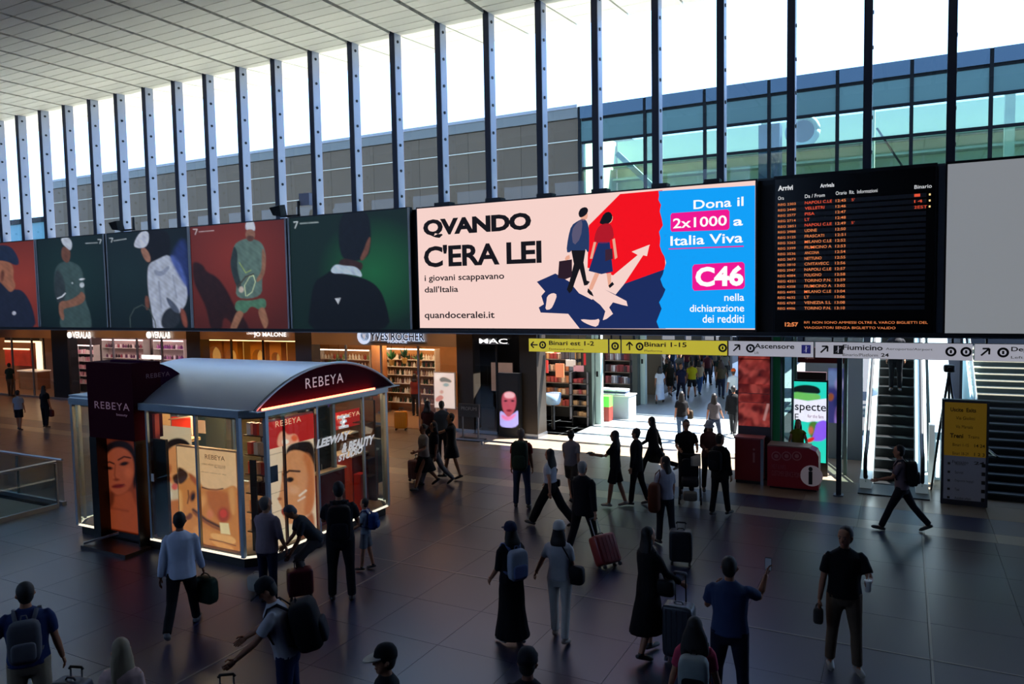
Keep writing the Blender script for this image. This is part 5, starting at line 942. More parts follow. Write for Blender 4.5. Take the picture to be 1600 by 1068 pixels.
# second red poster, mannequin tables, dark sheet put in place of the shaded gap
x_, y0_, y1_ = -10.9, wx(521, 660, -10.9)[1], wx(574, 660, -10.9)[1]
paint('red_header', K, (x_, y0_, wx(540, 641, x_)[2]), (0, y1_-y0_, 0), (0, 0, wx(540, 668, x_)[2]-wx(540, 641, x_)[2]), 50, 30, 'a81c1c', [('e', (530, 656, 3, 3, 0), 'd05040', 2)], .8)
textX('REBEYA', 526, 656, 562, 649, x_+.01, M('gold_letter', 'f0c8a0', .5, em=.9), K, space=1.1)
B('dark_gap_sheet', M('kiosk_darkgreen', '141c1e', .4), (-10.6, wx(492, 700, -10.6)[1], .2, -10.55, wx(517, 700, -10.6)[1], EH-.1), K); B('partition_post', kmet, (-10.5, wx(517, 700, -10.5)[1], .2, -10.42, wx(521, 700, -10.5)[1], EH-.1), K)
def decal(s, x0, y0, x1, hgt, sl):   # slanting white window lettering
    v, f = text_raw(s, .05); mn, mx = v.min(0), v.max(0); q = (v-mn)/(mx-mn); A = wx(x0, y0, KX1); L_ = wx(x1, y0, KX1)[1]-A[1]; P = [(KX1+.004, A[1]+L_*(a_[0]+.06*a_[1]), A[2]+hgt*a_[1]+sl*a_[0]) for a_ in q]
    MB().add(P, f).build('window_lettering', M('decal_white', 'e4e4e4', .6, em=.45), K)
decal('LEEWAY', 494, 701, 545, .17, .02); decal('& BEAUTY', 533, 708, 583, .2, .0); decal('STUDIO', 528, 722, 566, .14, .05)
mb = MB()
for a_, b_, c_, d_ in ((528, 652, 545, 649), (532, 660, 541, 657), (530, 668, 544, 665)): mb.bar(wx(a_, b_, KX1), wx(c_, d_, KX1), .03, .05)
mb.bar(wx(537, 650, KX1), wx(536, 666, KX1), .03, .06); mb.build('window_lettering', M('decal_white', 'e4e4e4', .6, em=.45), K)
tr = M('table_red', '7c1a1e', .5); 
for k, (x, y, w_, d_, h_) in enumerate(((-10.9, wx(505, 740, -10.6)[1], .55, .75, 1.25), (-11.3, wx(560, 735, -10.9)[1], .6, .9, 1.3))):
    o = B('display_table', tr, (x, y-d_/2, .2, x+w_, y+d_/2, h_), K); B('table_top', M('cream_top', 'd8c0a8', .4), (x-.03, y-d_/2-.03, h_, x+w_+.03, y+d_/2+.03, h_+.04), o)
    for q in range(7):
        yy = y-d_/2+.1+q*(d_-.2)/6; c_ = random.choice(['2c1418', 'd8c0b0', '8a5c3c', 'e8d8c0']); MB().loft([(h_+.04, .025, .025, x+w_*.6, yy), (h_+.14, .025, .025, x+w_*.6, yy), (h_+.2, .01, .01, x+w_*.6, yy)], 8).build('goods_bottle', M('goods_'+c_, c_, .4), o)
for z in (1.75, 2.0): B('white_shelf', M('shelf_lit', 'ecdcc8', .5, em=.15), (-11.2, wx(535, 720, -11.2)[1], z, -10.95, wx(570, 720, -11.2)[1], z+.03), K)
o = B('vanity_stand', M('kiosk_dark_red', '3a0c10', .5), (-11.7, wx(545, 760, -11.5)[1], .2, -11.5, wx(600, 760, -11.5)[1], 1.6), K); B('red_stool', M('stool_red', 'b01820', .4), (-10.5, 12.55, .2, -10.3, 12.75, 1.0), K)
B('inner_shelf_wall', M('kiosk_shelf_back', '4a2c24', .6), (-12.2, KY1-.2, .2, -10.5, KY1-.14, 2.5), K)
for z in (.8, 1.2, 1.6, 2.0):
    B('inner_shelf', M('shelf_smoke', '3a2420', .4), (-12.2, KY1-.45, z, -10.5, KY1-.2, z+.02), K)
# left face display
flat('peach_column', KX0+.55, 10.2, .2, KX0+.72, 10.4, EH-.1, M('peach_lit', 'e8b890', .5, em=.2)); flat('inner_black', KX0+.3, 10.6, .2, KX0+.5, 10.75, 2.4, M('kiosk_black', '0c0b0d', .4)); flat('cream_plinth', KX0+.45, KY0+.4, .22, -14.6, KY0+.8, .4, M('cream_wall', 'e0c89c', .6)); flat('red_card', KX0+.8, KY0+.3, 1.9, KX0+.9, KY0+.31, 2.05, M('bright_red', 'e83c24', .5, em=.5))
# ------------------------------------------------------------------ people
def fabric(c, rough=.85): return M('fabric_'+c, c, rough, spec=.2, noise_s=7, noise_a=.16)
def skinm(c): return M('skin_'+c, c, .55, spec=.3)
def V(*a): return Vector(a)
def foldnoise(P, amp, seed):
    out = []
    for p in P:
        v = Vector((float(p[0])*7+seed, float(p[1])*7, float(p[2])*3.2)); n = noise.noise(v)+.5*noise.noise(v*2.1)
        q = Vector((float(p[0]), float(p[1]), 0)); L_ = q.length or 1; out.append((p[0]+q.x/L_*n*amp, p[1]+q.y/L_*n*amp, p[2]))
    return out
PPL = []
def person(label, at, face=180, h=1.75, fem=False, legs=(4, 0, -4, 4), spread=2, armL=(2, 6, 8, 0), armR=(2, 6, 8, 0), lean=0, turn=0, nod=0,
           top=('tee', '303848'), bottom=('trousers', '20242c'), shoe='1c1c1e', hair=('short', '1a1410'), hat=None, skin='a87458', bulk=1.0, z0=0.0, detail=1, group=None, sleeve=None):
    s = h/1.75; px = Vector((at[0], at[1], z0))
    hd = math.atan2(-px.y, -px.x)+rad(face)-PI/2     # +Y of the figure points where it faces
    o = thing('person', label, 'person', px, hd, group); PPL.append(o)
    b = bulk; sh = (.150 if fem else .168)*b; hipw = (.092 if fem else .085)*b
    hip = [V(-hipw, 0, .92), V(hipw, 0, .92)]   # left = -x
    def rx(v, a): a = rad(a); return V(v.x, v.y*math.cos(a)-v.z*math.sin(a), v.y*math.sin(a)+v.z*math.cos(a))
    UL, LLg = .43, .42; LG = []
    for i, (sx, hp, kn) in enumerate(((-1, legs[0], legs[1]), (1, legs[2], legs[3]))):
        d1 = rx(V(sx*math.sin(rad(spread)), 0, -1).normalized(), hp); d2 = rx(V(sx*math.sin(rad(spread))*.5, 0, -1).normalized(), hp-kn)
        k = hip[i]+d1*UL; a = k+d2*LLg; fa = max(-35, min(25, hp-kn)); f = rx(V(sx*.12, 1, 0).normalized(), fa*.75 if fa < 0 else fa*.5)
        LG.append((hip[i], k, a, f, d2))
    low = min(min(l[2].z, (l[2]+l[3]*.16).z-.02) for l in LG)-.075
    up = lambda p: rx(p-V(0, 0, .95), -lean)+V(0, 0, .95)
    off = V(0, 0, -low)
    T = lambda p: (up(p)+off)*s
    G = lambda p: (p+off)*s
    # arms
    AR = []
    for sx, (pt, ab, el, inn) in ((-1, armL), (1, armR)):
        S = V(sx*sh, 0, 1.40); u = rx(V(sx*math.sin(rad(ab)), 0, -math.cos(rad(ab))), pt)
        fdir = rx(V(sx*math.sin(rad(ab)), 0, -math.cos(rad(ab))), pt+el); m_ = Matrix.Rotation(rad(inn)*(1 if sx > 0 else -1), 3, 'Z'); fdir = m_ @ fdir
        E_ = S+u*.285; W_ = E_+fdir*.25; AR.append((S, E_, W_, fdir.normalized(), sx))
    HZ = 1.625; ht = lambda p: Matrix.Rotation(rad(turn), 3, 'Z') @ rx(p, -nod)
    TH = lambda p: T(V(0, .012, HZ)+ht(p))
    vx = (.0135 if detail == 2 else .017 if detail == 1 else .026)
    # body: one skin surface
    mb = MB(); n = 12 if detail else 8
    ch = .13 if fem else .135
    mb.loft([(.86, .13*b, .085*b, 0, 0), (.95, .155*b, .10*b, 0, 0), (1.10, .125*b, .085*b, 0, .005), (1.28, .15*b, .10*b, 0, .005), (1.38, .15*b, .08*b, 0, 0), (1.44, .085, .055, 0, -.005), (1.50, .052, .052, 0, 0), (1.56, .05, .052, 0, .01)], n, T)
    mb.rings([[TH(V(r*math.cos(a_), yo+ry*math.sin(a_), z)) for a_ in (2*PI*i/n for i in range(n))] for z, r, ry, yo in ((-.118, .022, .03, .045), (-.10, .042, .05, .034), (-.06, .062, .075, .012), (0, .074, .092, 0), (.05, .078, .097, -.004), (.09, .066, .083, -.006), (.115, .04, .05, -.006), (.124, .012, .015, -.006))])
    mb.tube([TH(V(0, .088, .02)), TH(V(0, .112, -.022)), TH(V(0, .088, -.034))], [.010*s, .016*s, .010*s], 6)
    for sx in (-1, 1): mb.tube([TH(V(sx*.074, -.01, .025)), TH(V(sx*.084, -.012, -.005)), TH(V(sx*.074, -.004, -.03))], [.014*s, .017*s, .010*s], 6)
    for S, E_, W_, fd, sx in AR:
        mb.tube([T(S+V(-sx*.045, 0, .0)), T(S+(E_-S)*.06), T(S.lerp(E_, .35)), T(E_), T(E_.lerp(W_, .3)), T(W_+fd*.02)], [.03*s*b, .044*s*b, .045*s*b, .037*s, .039*s, .026*s], n)
    for H_, k, a, f, d2 in LG:
        mb.tube([G(H_), G(H_.lerp(k, .4)), G(k), G(k.lerp(a, .3)), G(a)], [.085*s*b, .075*s*b, .055*s, .056*s, .038*s], n)
        mb.tube([G(a-V(0, 0, .03)-f*.04), G(a-V(0, 0, .045)+f*.06), G(a-V(0, 0, .055)+f*.15)], [.036*s, .036*s, .022*s], 8)
    Pn, F = union(mb, vx*s, 1); full = MB(); full.add([tuple(p) for p in Pn], F)
    hands = []
    for (S, E_, W_, fd, sx), arm in zip(AR, (armL, armR)):
        side = fd.cross(V(0, 1, 0)) if abs(fd.y) < .9 else V(1, 0, 0); side = V(0, 1, 0)-fd*fd.y if abs(fd.y) < .8 else V(0, 0, 1)-fd*fd.z; side.normalize()   # towards the thumb
        pn = fd.cross(side).normalized()*(-sx); K_ = W_+fd*.085
        full.tube([T(W_), T(W_+fd*.03), T(K_)], [.024*s, .034*s, .036*s], 8, .42, up=pn)
        if detail:
            for q, L_ in enumerate((.070, .080, .075, .058)):
                p0 = K_+side*(.027-.018*q)-fd*.012; p1 = p0+fd*L_*.55-pn*L_*.12*-1; p2 = p1+(fd*.75+pn*.65).normalized()*L_*.5
                full.tube([T(p0), T(p1), T(p2)], [.0095*s, .009*s, .0065*s], 5)
            p0 = W_+fd*.03+side*.026; p1 = p0+(side*.7+fd*.7+pn*.3).normalized()*.04; p2 = p1+(fd*.9+pn*.3).normalized()*.03
            full.tube([T(p0), T(p1), T(p2)], [.0125*s, .011*s, .008*s], 5)
        hands.append(WM[o.name] @ T(W_+fd*.10))
    full.build('body', skinm(skin), o, local=True, smooth=True)
    if detail:
        em_ = M('eye_dark', '140e0c', .3)
        for sx in (-1, 1): MB().sq(TH(V(sx*.031, .081, .012)), (.013*s, .009*s, .008*s), 1, n=8, m=5).build('eye', em_, o, local=True, smooth=True)
        MB().tube([TH(V(-.024, .083, -.062)), TH(V(0, .092, -.062)), TH(V(.024, .083, -.062))], .006*s, 6).build('mouth', M('lip', '7c3c36', .5), o, local=True, smooth=True)
        for sx in (-1, 1): MB().tube([TH(V(sx*.014, .090, .036)), TH(V(sx*.045, .077, .036))], .005*s, 5).build('eyebrow', M('hair_'+hair[1], hair[1], .7), o, local=True)
    # garments
    def garment(name, mb, c, amp=.008, vox=None, it=2):
        Pg, Fg = union(mb, (vox or vx*1.05)*s, it); Pg = foldnoise(Pg, amp*s, len(PPL)*3.1); g = MB(); g.add(Pg, Fg); return g.build(name, fabric(c) if isinstance(c, str) else c, o, local=True, smooth=True)
    m_ = .017
    if bottom and bottom[0] in ('trousers', 'wide', 'shorts'):
        w = {'trousers': 1.0, 'wide': 1.45, 'shorts': 1.25}[bottom[0]]; mb = MB(); end = 1 if bottom[0] != 'shorts' else .0
        mb.loft([(.80, .135*b, .10*b, 0, 0), (.88, .16*b+m_, .108*b+m_, 0, 0), (.97, .155*b+m_, .098*b+m_, 0, 0), (1.05, .13*b+m_, .088*b+m_, 0, 0)], n, G if lean > 20 else T)
        for H_, k, a, f, d2 in LG:
            if end: mb.tube([G(H_+V(0, 0, .02)), G(H_.lerp(k, .45)), G(k), G(k.lerp(a, .5)), G(a-d2*-.005)], [(.094*b+.01)*s, (.088*b)*s*(w*.5+.5), .07*s*w, .066*s*w, .06*s*w], n)
            else: mb.tube([G(H_+V(0, 0, .02)), G(H_.lerp(k, .45)), G(H_.lerp(k, .88))], [.1*b*s, .1*s*b, .105*s], n)
        garment('trousers' if end else 'shorts', mb, bottom[1], .007)
    elif bottom:
        hem = bottom[2] if len(bottom) > 2 else .5; ka = (LG[0][1]+LG[1][1])/2; fl_ = bottom[3] if len(bottom) > 3 else .22; sp = abs(LG[0][2].y-LG[1][2].y)*.35*(1-hem); mb = MB(); cy_ = (LG[0][2].y+LG[1][2].y)/2*(1-hem)
        mb.loft([(hem-off.z+.0, fl_*b, fl_*.85*b+sp, 0, cy_), ((hem+.95)/2-off.z*.5, .19*b, .15*b+sp*.6, 0, cy_*.5), (.93, .165*b+m_, .11*b+m_, 0, 0), (1.06, .13*b+m_, .09*b+m_, 0, 0)], 16, T if lean < 20 else G); garment('skirt', mb, bottom[1], .012)
    if top:
        kind = top[0]; lo = {'tee': .90, 'shirt': .84, 'jacket': .78, 'dress': .55, 'crop': 1.04, 'tank': .95}[kind]; e = {'jacket': .022, 'shirt': .016}.get(kind, .010); mb = MB()
        L0 = [(lo, .165*b+m_+e, .112*b+m_+e, 0, 0), (.97, .158*b+m_+e, .102*b+m_+e, 0, 0), (1.10, (.132 if fem else .145)*b+m_+e, .092*b+m_+e, 0, .005), (1.28, .155*b+m_+e, .106*b+m_+e, 0, .006), (1.39, .165*b+m_+e, .09*b+m_+e, 0, 0), (1.44, .125*b+e, .078+e, 0, -.003), (1.475, .085+e, .066, 0, 0), (1.495, .062, .062, 0, 0)]
        if kind == 'dress': L0[0] = (lo-off.z*.8, .2*b, .16*b, 0, 0)
        L0 = [l for i_, l in enumerate(L0) if i_ == 0 or l[0] > lo]
        mb.loft(L0, 14, T); sl = sleeve or {'tee': .75, 'shirt': 2.0, 'jacket': 2.0, 'dress': .7, 'crop': .6, 'tank': 0}[kind]
        for S, E_, W_, fd, sx in AR:
            r0 = (.046*b+.012+e*.4)*s
            sh_ = [T(S+V(-sx*.06, 0, -.01)), T(S+V(-sx*.012, 0, .002)), T(S.lerp(E_, .14))]; rr_ = [r0*.5, r0*.78, r0*.94]
            if sl > 1: mb.tube(sh_+[T(S.lerp(E_, .5)), T(E_), T(E_.lerp(W_, min(1, sl-1)*.97))], rr_+[r0*.93, r0*.84, r0*.66], n)
            elif sl > 0: mb.tube(sh_+[T(S.lerp(E_, max(.2, sl*.6))), T(S.lerp(E_, max(.28, sl)))], rr_+[r0*.98, r0*.96], n)
        garment({'tee': 'shirt', 'jacket': 'jacket', 'dress': 'dress', 'crop': 'shirt', 'tank': 'shirt'}.get(kind, 'shirt'), mb, top[1], .011 if kind != 'jacket' else .009)
        if len(top) > 2:   # collar or undershirt
            MB().tube([T(V(.06*math.cos(t_), .062*math.sin(t_), 1.485)) for t_ in np.linspace(0, 2*PI, 13)], .014*s, 6).build('collar', fabric(top[2]), o, local=True, smooth=True)
    for H_, k, a, f, d2 in LG:
        p = a-V(0, 0, .052); mb = MB().tube([G(p-f*.075), G(p-f*.03+V(0, 0, .008)), G(p+f*.06+V(0, 0, .002)), G(p+f*.15-V(0, 0, .008)), G(p+f*.185-V(0, 0, .012))], [.028*s, .045*s, .046*s, .04*s, .015*s], 10, .8, up=V(0, 0, 1))
        mb.tube([G(p+V(0, 0, .01)), G(a+V(0, 0, .012))], [.043*s, .042*s], 8); mb.build('shoe', M('shoe_'+shoe, shoe, .5), o, local=True, smooth=True)
    # hair and hats
    hm = M('hair_'+hair[1], hair[1], .5, noise_s=25, noise_a=.4); hs = hair[0]
    if hs != 'bald':
        mb = MB()
        def ell(c, r, sy=0): mb.rings([[TH(V(c[0]+r[0]*math.cos(ph)*math.cos(t_), c[1]+r[1]*math.cos(ph)*math.sin(t_), c[2]+r[2]*math.sin(ph))) for t_ in (2*PI*i/12 for i in range(12))] for ph in np.linspace(-1.45, 1.45, 8)])
        ell((0, -.022, .038), (.086, .098, .105))
        if hs == 'short': ell((0, -.035, -.01), (.078, .07, .09))
        if hs in ('long', 'curly', 'bob'):
            ell((0, -.035, -.03), (.095, .08, .12)); L_ = {'long': .40, 'curly': .22, 'bob': .12}[hs]; wd = {'long': .098, 'curly': .125, 'bob': .1}[hs]
            mb.rings([[TH(V(w_*math.cos(t_), y_+d_*math.sin(t_), z_)) for t_ in (2*PI*i/12 for i in range(12))] for z_, w_, d_, y_ in ((.05, .08, .07, -.03), (-.08, wd*1.1, .07, -.04), (-.1-L_*.5, wd*1.25, .055, -.075), (-.1-L_*.92, wd*1.15, .04, -.085), (-.1-L_, wd*.7, .02, -.085))])
        if hs == 'bun': ell((0, -.12, .05), (.045, .045, .045))
        if hs == 'pony': mb.tube([TH(V(0, -.1, .05)), TH(V(0, -.15, -.02)), TH(V(0, -.13, -.2))], [.03*s, .035*s, .012*s], 8)
        P_, F_ = union(mb, .016*s, 1); P_ = foldnoise(P_, .006*s, 5); g = MB(); g.add(P_, F_); g.build('hair', hm, o, local=True, smooth=True)
    if hat:
        k_, c_ = hat[:2]; mb = MB(); hc = fabric(c_)
        mb.rings([[TH(V(.092*r*math.cos(t_), -.008+.108*r*math.sin(t_), z_)) for t_ in (2*PI*i/16 for i in range(16))] for z_, r in ((.03, 1.02), (.06, 1.02), (.10, .92), (.135, .7), (.152, .35), (.156, .05))]); mb.build('cap_crown', hc, o, local=True, smooth=True)
        if k_ == 'cap': d0 = 1; rot = 0
        if k_ == 'cap' or k_ == 'visor':
            mb = MB(); pts = [V(.085*math.cos(t_), .05+.15*max(0, math.sin(t_)), .045-.25*max(0, math.sin(t_))*.12) for t_ in np.linspace(-.2, PI+.2, 12)]
            mb.rings([[TH(p+V(0, 0, dz)) for p in pts] for dz in (0, .012)]); mb.build('cap_brim', fabric(hat[2]) if len(hat) > 2 else hc, o, local=True, smooth=False)
        if k_ == 'bucket':
            mb = MB(); mb.rings([[TH(V((.092*r)*math.cos(t_), -.008+.108*r*math.sin(t_), z_)) for t_ in (2*PI*i/16 for i in range(16))] for z_, r in ((.045, 1.03), (.0, 1.45), (-.004, 1.45), (.036, 1.03))], cap=False); mb.build('hat_brim', hc, o, local=True, smooth=True)
    return dict(o=o, s=s, T=T, G=G, hands=hands, TH=TH, hd=hd, name=o.name)
def hp(px, py, h): p = fl(px, py, h); return (p[0], p[1])
def ft(px, py): p = fl(px, py); return (p[0], p[1])

# ------------------------------------------------------------------ bags and luggage
def backpack(P, label, c, c2=None, w=.15, h=.22, d=.085, y=-.2, z=1.2, strap=True):
    """worn on the back of figure P; built in the figure's frame"""
    o = bpy.data.objects.new('backpack', None); COL.objects.link(o); o.matrix_basis = WM[P['name']]; WM[o.name] = o.matrix_basis.copy(); tag(o, label, 'backpack')
    T, s = P['T'], P['s']; m1, m2 = fabric(c), fabric(c2 or c)
    MB().sq((0, y, z), (w, d, h), .45, T).build('pack_body', m1, o, local=True, smooth=True)
    MB().sq((0, y-d*.95, z-h*.35), (w*.75, d*.35, h*.45), .45, T).build('front_pocket', m2, o, local=True, smooth=True)
    MB().tube([T(V(-.03, y+.04, z+h)), T(V(-.02, y+.04, z+h+.04)), T(V(.02, y+.04, z+h+.04)), T(V(.03, y+.04, z+h))], .008, 6).build('grab_loop', m2, o, local=True)
    if strap:
        for sx in (-1, 1): MB().tube([T(V(sx*.075, y+d*.7, z+h*.8)), T(V(sx*.105, -.06, 1.475)), T(V(sx*.115, .045, 1.465)), T(V(sx*.125, .142, 1.32)), T(V(sx*.14, .08, 1.1)), T(V(sx*.13, y+d*.8, z-h*.6))], [.022]*6, 6, .4).build('shoulder_strap', m2, o, local=True, smooth=True)
    return o
def bag(label, at, size, c, name='bag', cat='bag', e=.45, strap=None, rz=0, tilt=0, metal=None):
    at = Vector(at); o = thing(name, label, cat, at, rz); m = fabric(c, .6); R = Matrix.Rotation(rad(tilt), 3, 'Y')
    MB().sq((0, 0, 0), size, e, lambda p: R @ p).build('bag_body', m, o, local=True, smooth=True); MB().sq((0, size[1]*.1, size[2]*.85), (size[0]*.8, size[1]*.7, size[2]*.12), .5, lambda p: R @ p).build('bag_flap', m, o, local=True, smooth=True)
    if strap: 
        pts = [Vector(p) for p in strap]; MB().tube(pts, .011, 6).build('bag_strap', m, o)
    else: MB().tube([R @ V(size[0]*.5*math.cos(t_), 0, size[2]*.9+.07*math.sin(t_)) for t_ in np.linspace(0, PI, 7)], .009, 6, up=(0, 1, .1)).build('bag_handle', m, o, local=True)
    return o
def suitcase(label, base, hand=None, c='6c2028', h=.58, w=.2, d=.125, rz=0, c2='1a1a1c', tilt=None, rod='8c8c90'):
    """base: where the wheels stand; the telescopic handle reaches the hand when one is given"""
    base = Vector((base[0], base[1], 0)); zdir = V(0, 0, 1)
    if hand is not None:
        hv = Vector(hand)-base-V(0, 0, .05); zdir = hv.normalized(); HL = hv.length; yaw = math.atan2(hv.y, hv.x)-PI/2 if abs(zdir.z) < .97 else rz
    else: HL = h+.12; yaw = rz
    o = thing('suitcase', label, 'suitcase', base, yaw); iv = WM[o.name].inverted(); zl = (iv.to_3x3() @ zdir).normalized(); xl = V(1, 0, 0); xl = (xl-zl*xl.dot(zl)).normalized(); yl = zl.cross(xl)
    Tt = lambda p: V(0, 0, .05)+xl*p.x+yl*p.y+zl*p.z
    m = M('case_'+c, c, .4, noise_s=4, noise_a=.1); k = M('case_trim_'+c2, c2, .5); st = M('case_rod_'+rod, rod, .3, .8)
    MB().sq((0, 0, h/2+.03), (w, d, h/2), .22, Tt, 16, 11).build('shell', m, o, local=True, smooth=True)
    for q in (-2, -1, 0, 1, 2):
        x = q*w*.34; mb = MB(); mb.hexa([Tt(V(x+a_, b_, c_)) for c_ in (.07, h-.02) for a_, b_ in ((-.008, -d-.004), (.008, -d-.004), (.008, d+.004), (-.008, d+.004))]); mb.build('shell_rib', m, o, local=True)
    for a_ in (-1, 1):
        for b_ in (-1, 1): MB().cyl(Tt(V(a_*w*.75-.02, b_*d*.7, .0)), Tt(V(a_*w*.75+.02, b_*d*.7, .0)), .035, 10).build('wheel', k, o, local=True, smooth=True)
    for a_ in (-.07, .07): MB().cyl(Tt(V(a_, d*.7, h*.9)), Tt(V(a_, d*.7, HL)), .010, 8).build('handle_rod', st, o, local=True)
    MB().tube([Tt(V(-.085, d*.7, HL-.01)), Tt(V(-.07, d*.7, HL+.015)), Tt(V(.07, d*.7, HL+.015)), Tt(V(.085, d*.7, HL-.01))], .016, 8, up=(0, 1, .1)).build('handle_grip', k, o, local=True, smooth=True)
    MB().tube([Tt(V(-.06, 0, h+.03)), Tt(V(-.04, 0, h+.055)), Tt(V(.04, 0, h+.055)), Tt(V(.06, 0, h+.03))], .011, 6, up=(0, 1, .1)).build('top_handle', k, o, local=True, smooth=True)
    return o
WALK = (28, 8, -24, 18); WALK2 = (-24, 18, 28, 8)
AW, AW2 = (-22, 6, 12, 0), (24, 6, 18, 0)
SK1, SK2, SK3 = '9c6a50', 'b07c60', '7c5040'
# nearest row
P = person('man in navy shirt and grey backpack at the bottom left corner', hp(38, 914, 1.80), 172, 1.80, legs=(3, 0, -3, 0), spread=4, armL=(18, 24, 12, 0), armR=(4, 12, 6, 0), top=('tee', '1e2c56'), bottom=('trousers', '8a7c68'), hair=('short', '120e0e'), skin=SK1, bulk=1.1, detail=2, turn=20)
backpack(P, 'grey backpack worn by the man in navy shirt at the bottom left', '54545a', '6a6a70')
h = P['hands'][1]; suitcase('dark navy suitcase at the right hand of the man in navy shirt', (h.x+.16, h.y-.05), None, '1c2030', h=.62, rz=.3)
P = person('woman with long blonde hair and pale top at the bottom edge', hp(187, 1003, 1.64), 160, 1.64, True, armL=(6, 6, 20, 0), top=('tee', 'b89a94'), bottom=('trousers', '3a3c48'), hair=('long', '8c7c64'), skin=SK2, detail=2, turn=35)
P = person('man in loose white shirt and black trousers walking past the kiosk', ft(287, 985), 168, 1.80, legs=(-22, 26, 24, 4), armL=(-14, 8, 12, 0), armR=(16, 8, 10, 0), top=('shirt', 'c4cce0'), bottom=('trousers', '101014'), shoe='5c5c60', hair=('short', '100c0c'), skin=SK3, detail=2, bulk=1.05, turn=12, lean=4)
h = P['hands'][1]; bag('dark green bag in the right hand of the man in white shirt', (h.x+.03, h.y, h.z-.26), (.2, .09, .2), '1c3428')
P = person('man in white tee and dark cap bending over his suitcase', hp(444, 912, 1.72), -98, 1.78, legs=(4, 0, -6, 4), armL=(48, 10, 22, -8), armR=(44, 8, 26, 0), lean=14, nod=22, top=('tee', 'a8a6ac'), bottom=('trousers', '1c2648'), hair=('short', '120e0c'), hat=('cap', '16181e'), skin=SK1, detail=2, bulk=1.05)
backpack(P, 'large black duffel worn on the back of the man in white tee and cap', '10131a', '1a1e28', w=.19, h=.27, d=.15, y=-.27, z=1.14)
h = P['hands'][0]; suitcase('dark suitcase with raised handle before the man in white tee and cap', (h.x-.05, h.y), None, '23262e', h=.7, rz=.6, c2='101012')
P = person('person in black with a cap of white brim at the bottom edge', hp(603, 1015, 1.70), -80, 1.70, armL=(10, 6, 20, 0), top=('tee', '0c0d12'), bottom=('trousers', '14161c'), hair=('short', '0e0c0c'), hat=('cap', '0e0f14', 'b4aca0'), skin=SK1, detail=2)
P = person('person with a dark cap showing only head at the bottom edge', hp(824, 1022, 1.70), 170, 1.70, top=('tee', '1a1a20'), bottom=('trousers', '16181e'), hair=('short', '140f0e'), hat=('cap', '1c1c22'), skin=SK3, detail=2)
# by the kiosk
P = person('grey-haired person in patterned shirt standing at the kiosk corner', ft(421, 942), 150, 1.68, legs=(2, 0, -3, 0), armL=(30, 6, 60, 20), armR=(6, 10, 14, 0), top=('shirt', '8c7c84'), bottom=('trousers', '1a2238'), hair=('short', '5c5854'), skin=SK2, detail=2, turn=-25, sleeve=1.3)
P = person('grey-haired person in dark top stooping over bags by the kiosk', ft(497, 918), -75, 1.66, legs=(58, 70, 40, 55), armL=(55, 8, 20, 0), armR=(48, 8, 30, 0), lean=38, nod=15, top=('tee', '2c343c'), bottom=('trousers', '4c4a4c'), hair=('short', '4c5058'), skin=SK1, detail=1)
p = fl(470, 935); suitcase('dark red suitcase lying low between the people at the kiosk', (p[0], p[1]), None, '5a1822', h=.42, rz=.9); p = fl(403, 925); bag('small white bag on the floor by the navy trousered person', (p[0], p[1], .16), (.17, .1, .14), '9c9890')
P = person('tall man in black with a black backpack standing at the kiosk glass', ft(535, 938), 178, 1.88, legs=(2, 0, -2, 0), spread=4, armL=(30, 10, 50, 10), armR=(24, 12, 40, 10), top=('tee', '12131a'), bottom=('trousers', '121419'), hair=('short', '0e0c0c'), skin=SK1, bulk=1.12, detail=2, nod=8)
backpack(P, 'black backpack on the tall man at the kiosk glass', '0a0b10', '14161e', w=.17, h=.26, d=.1)
P = person('child with a blue backpack beside the tall man at the kiosk', ft(573, 890), -110, 1.25, armL=(20, 6, 40, 0), legs=(6, 0, -6, 6), top=('tee', '8c9aac'), bottom=('shorts', '6c7078'), hair=('short', '1c1410'), skin=SK2, bulk=.95, detail=1); backpack(P, 'bright blue backpack worn by the child', '1c3464', '24407a', w=.16, h=.2, d=.11, y=-.21)
# centre
P = person('girl in black with grey backpack and navy cap, seen from behind', ft(801, 1005), -152, 1.66, True, legs=(6, 2, -4, 2), armL=(8, 8, 30, 0), armR=(10, 10, 30, 10), top=('tee', '0e1016'), bottom=('skirt', '0c0d11', .13, .25), shoe='b0aca8', hair=('bob', '14100e'), hat=('cap', '18203a'), skin=SK1, bulk=1.05, detail=2, sleeve=1.2); backpack(P, 'pale grey backpack with navy print on the girl in black', '8c92a0', '5c6890')
P = person('woman in white tee, white trousers and white cap, seen from behind', ft(876, 1000), 165, 1.64, True, legs=(8, 0, -8, 10), armL=(8, 26, 10, 0), armR=(4, 8, 20, 0), top=('tee', 'b4b2b4'), bottom=('trousers', 'b8b2aa'), shoe='8c7c70', hair=('bob', '1a1412'), hat=('cap', 'b8b4ae'), skin=SK2, detail=2); T = P['T']; w = WM[P['name']]
bag('black shoulder bag at the right hip of the woman in white', w @ T(V(.24, .0, .98)), (.13, .07, .13), '0c0c10', strap=[w @ T(p) for p in (V(.2, 0, 1.08), V(.15, -.11, 1.3), V(.04, -.085, 1.46), V(-.08, 0, 1.49))])
P = person('white-haired man in dark suit walking away with a red suitcase', ft(912, 868), 150, 1.76, legs=(-20, 14, 22, 4), armL=(14, 8, 14, 0), armR=(-16, 14, 4, 0), top=('jacket', '0d0f16'), bottom=('trousers', '0d0f14'), hair=('short', '8c8884'), skin=SK2, bulk=1.1, detail=2)
p = fl(953, 888); suitcase('red ribbed suitcase rolling behind the man in dark suit', (p[0], p[1]), P['hands'][1], '7a2024', h=.52, w=.22, rod='b0b0b4')
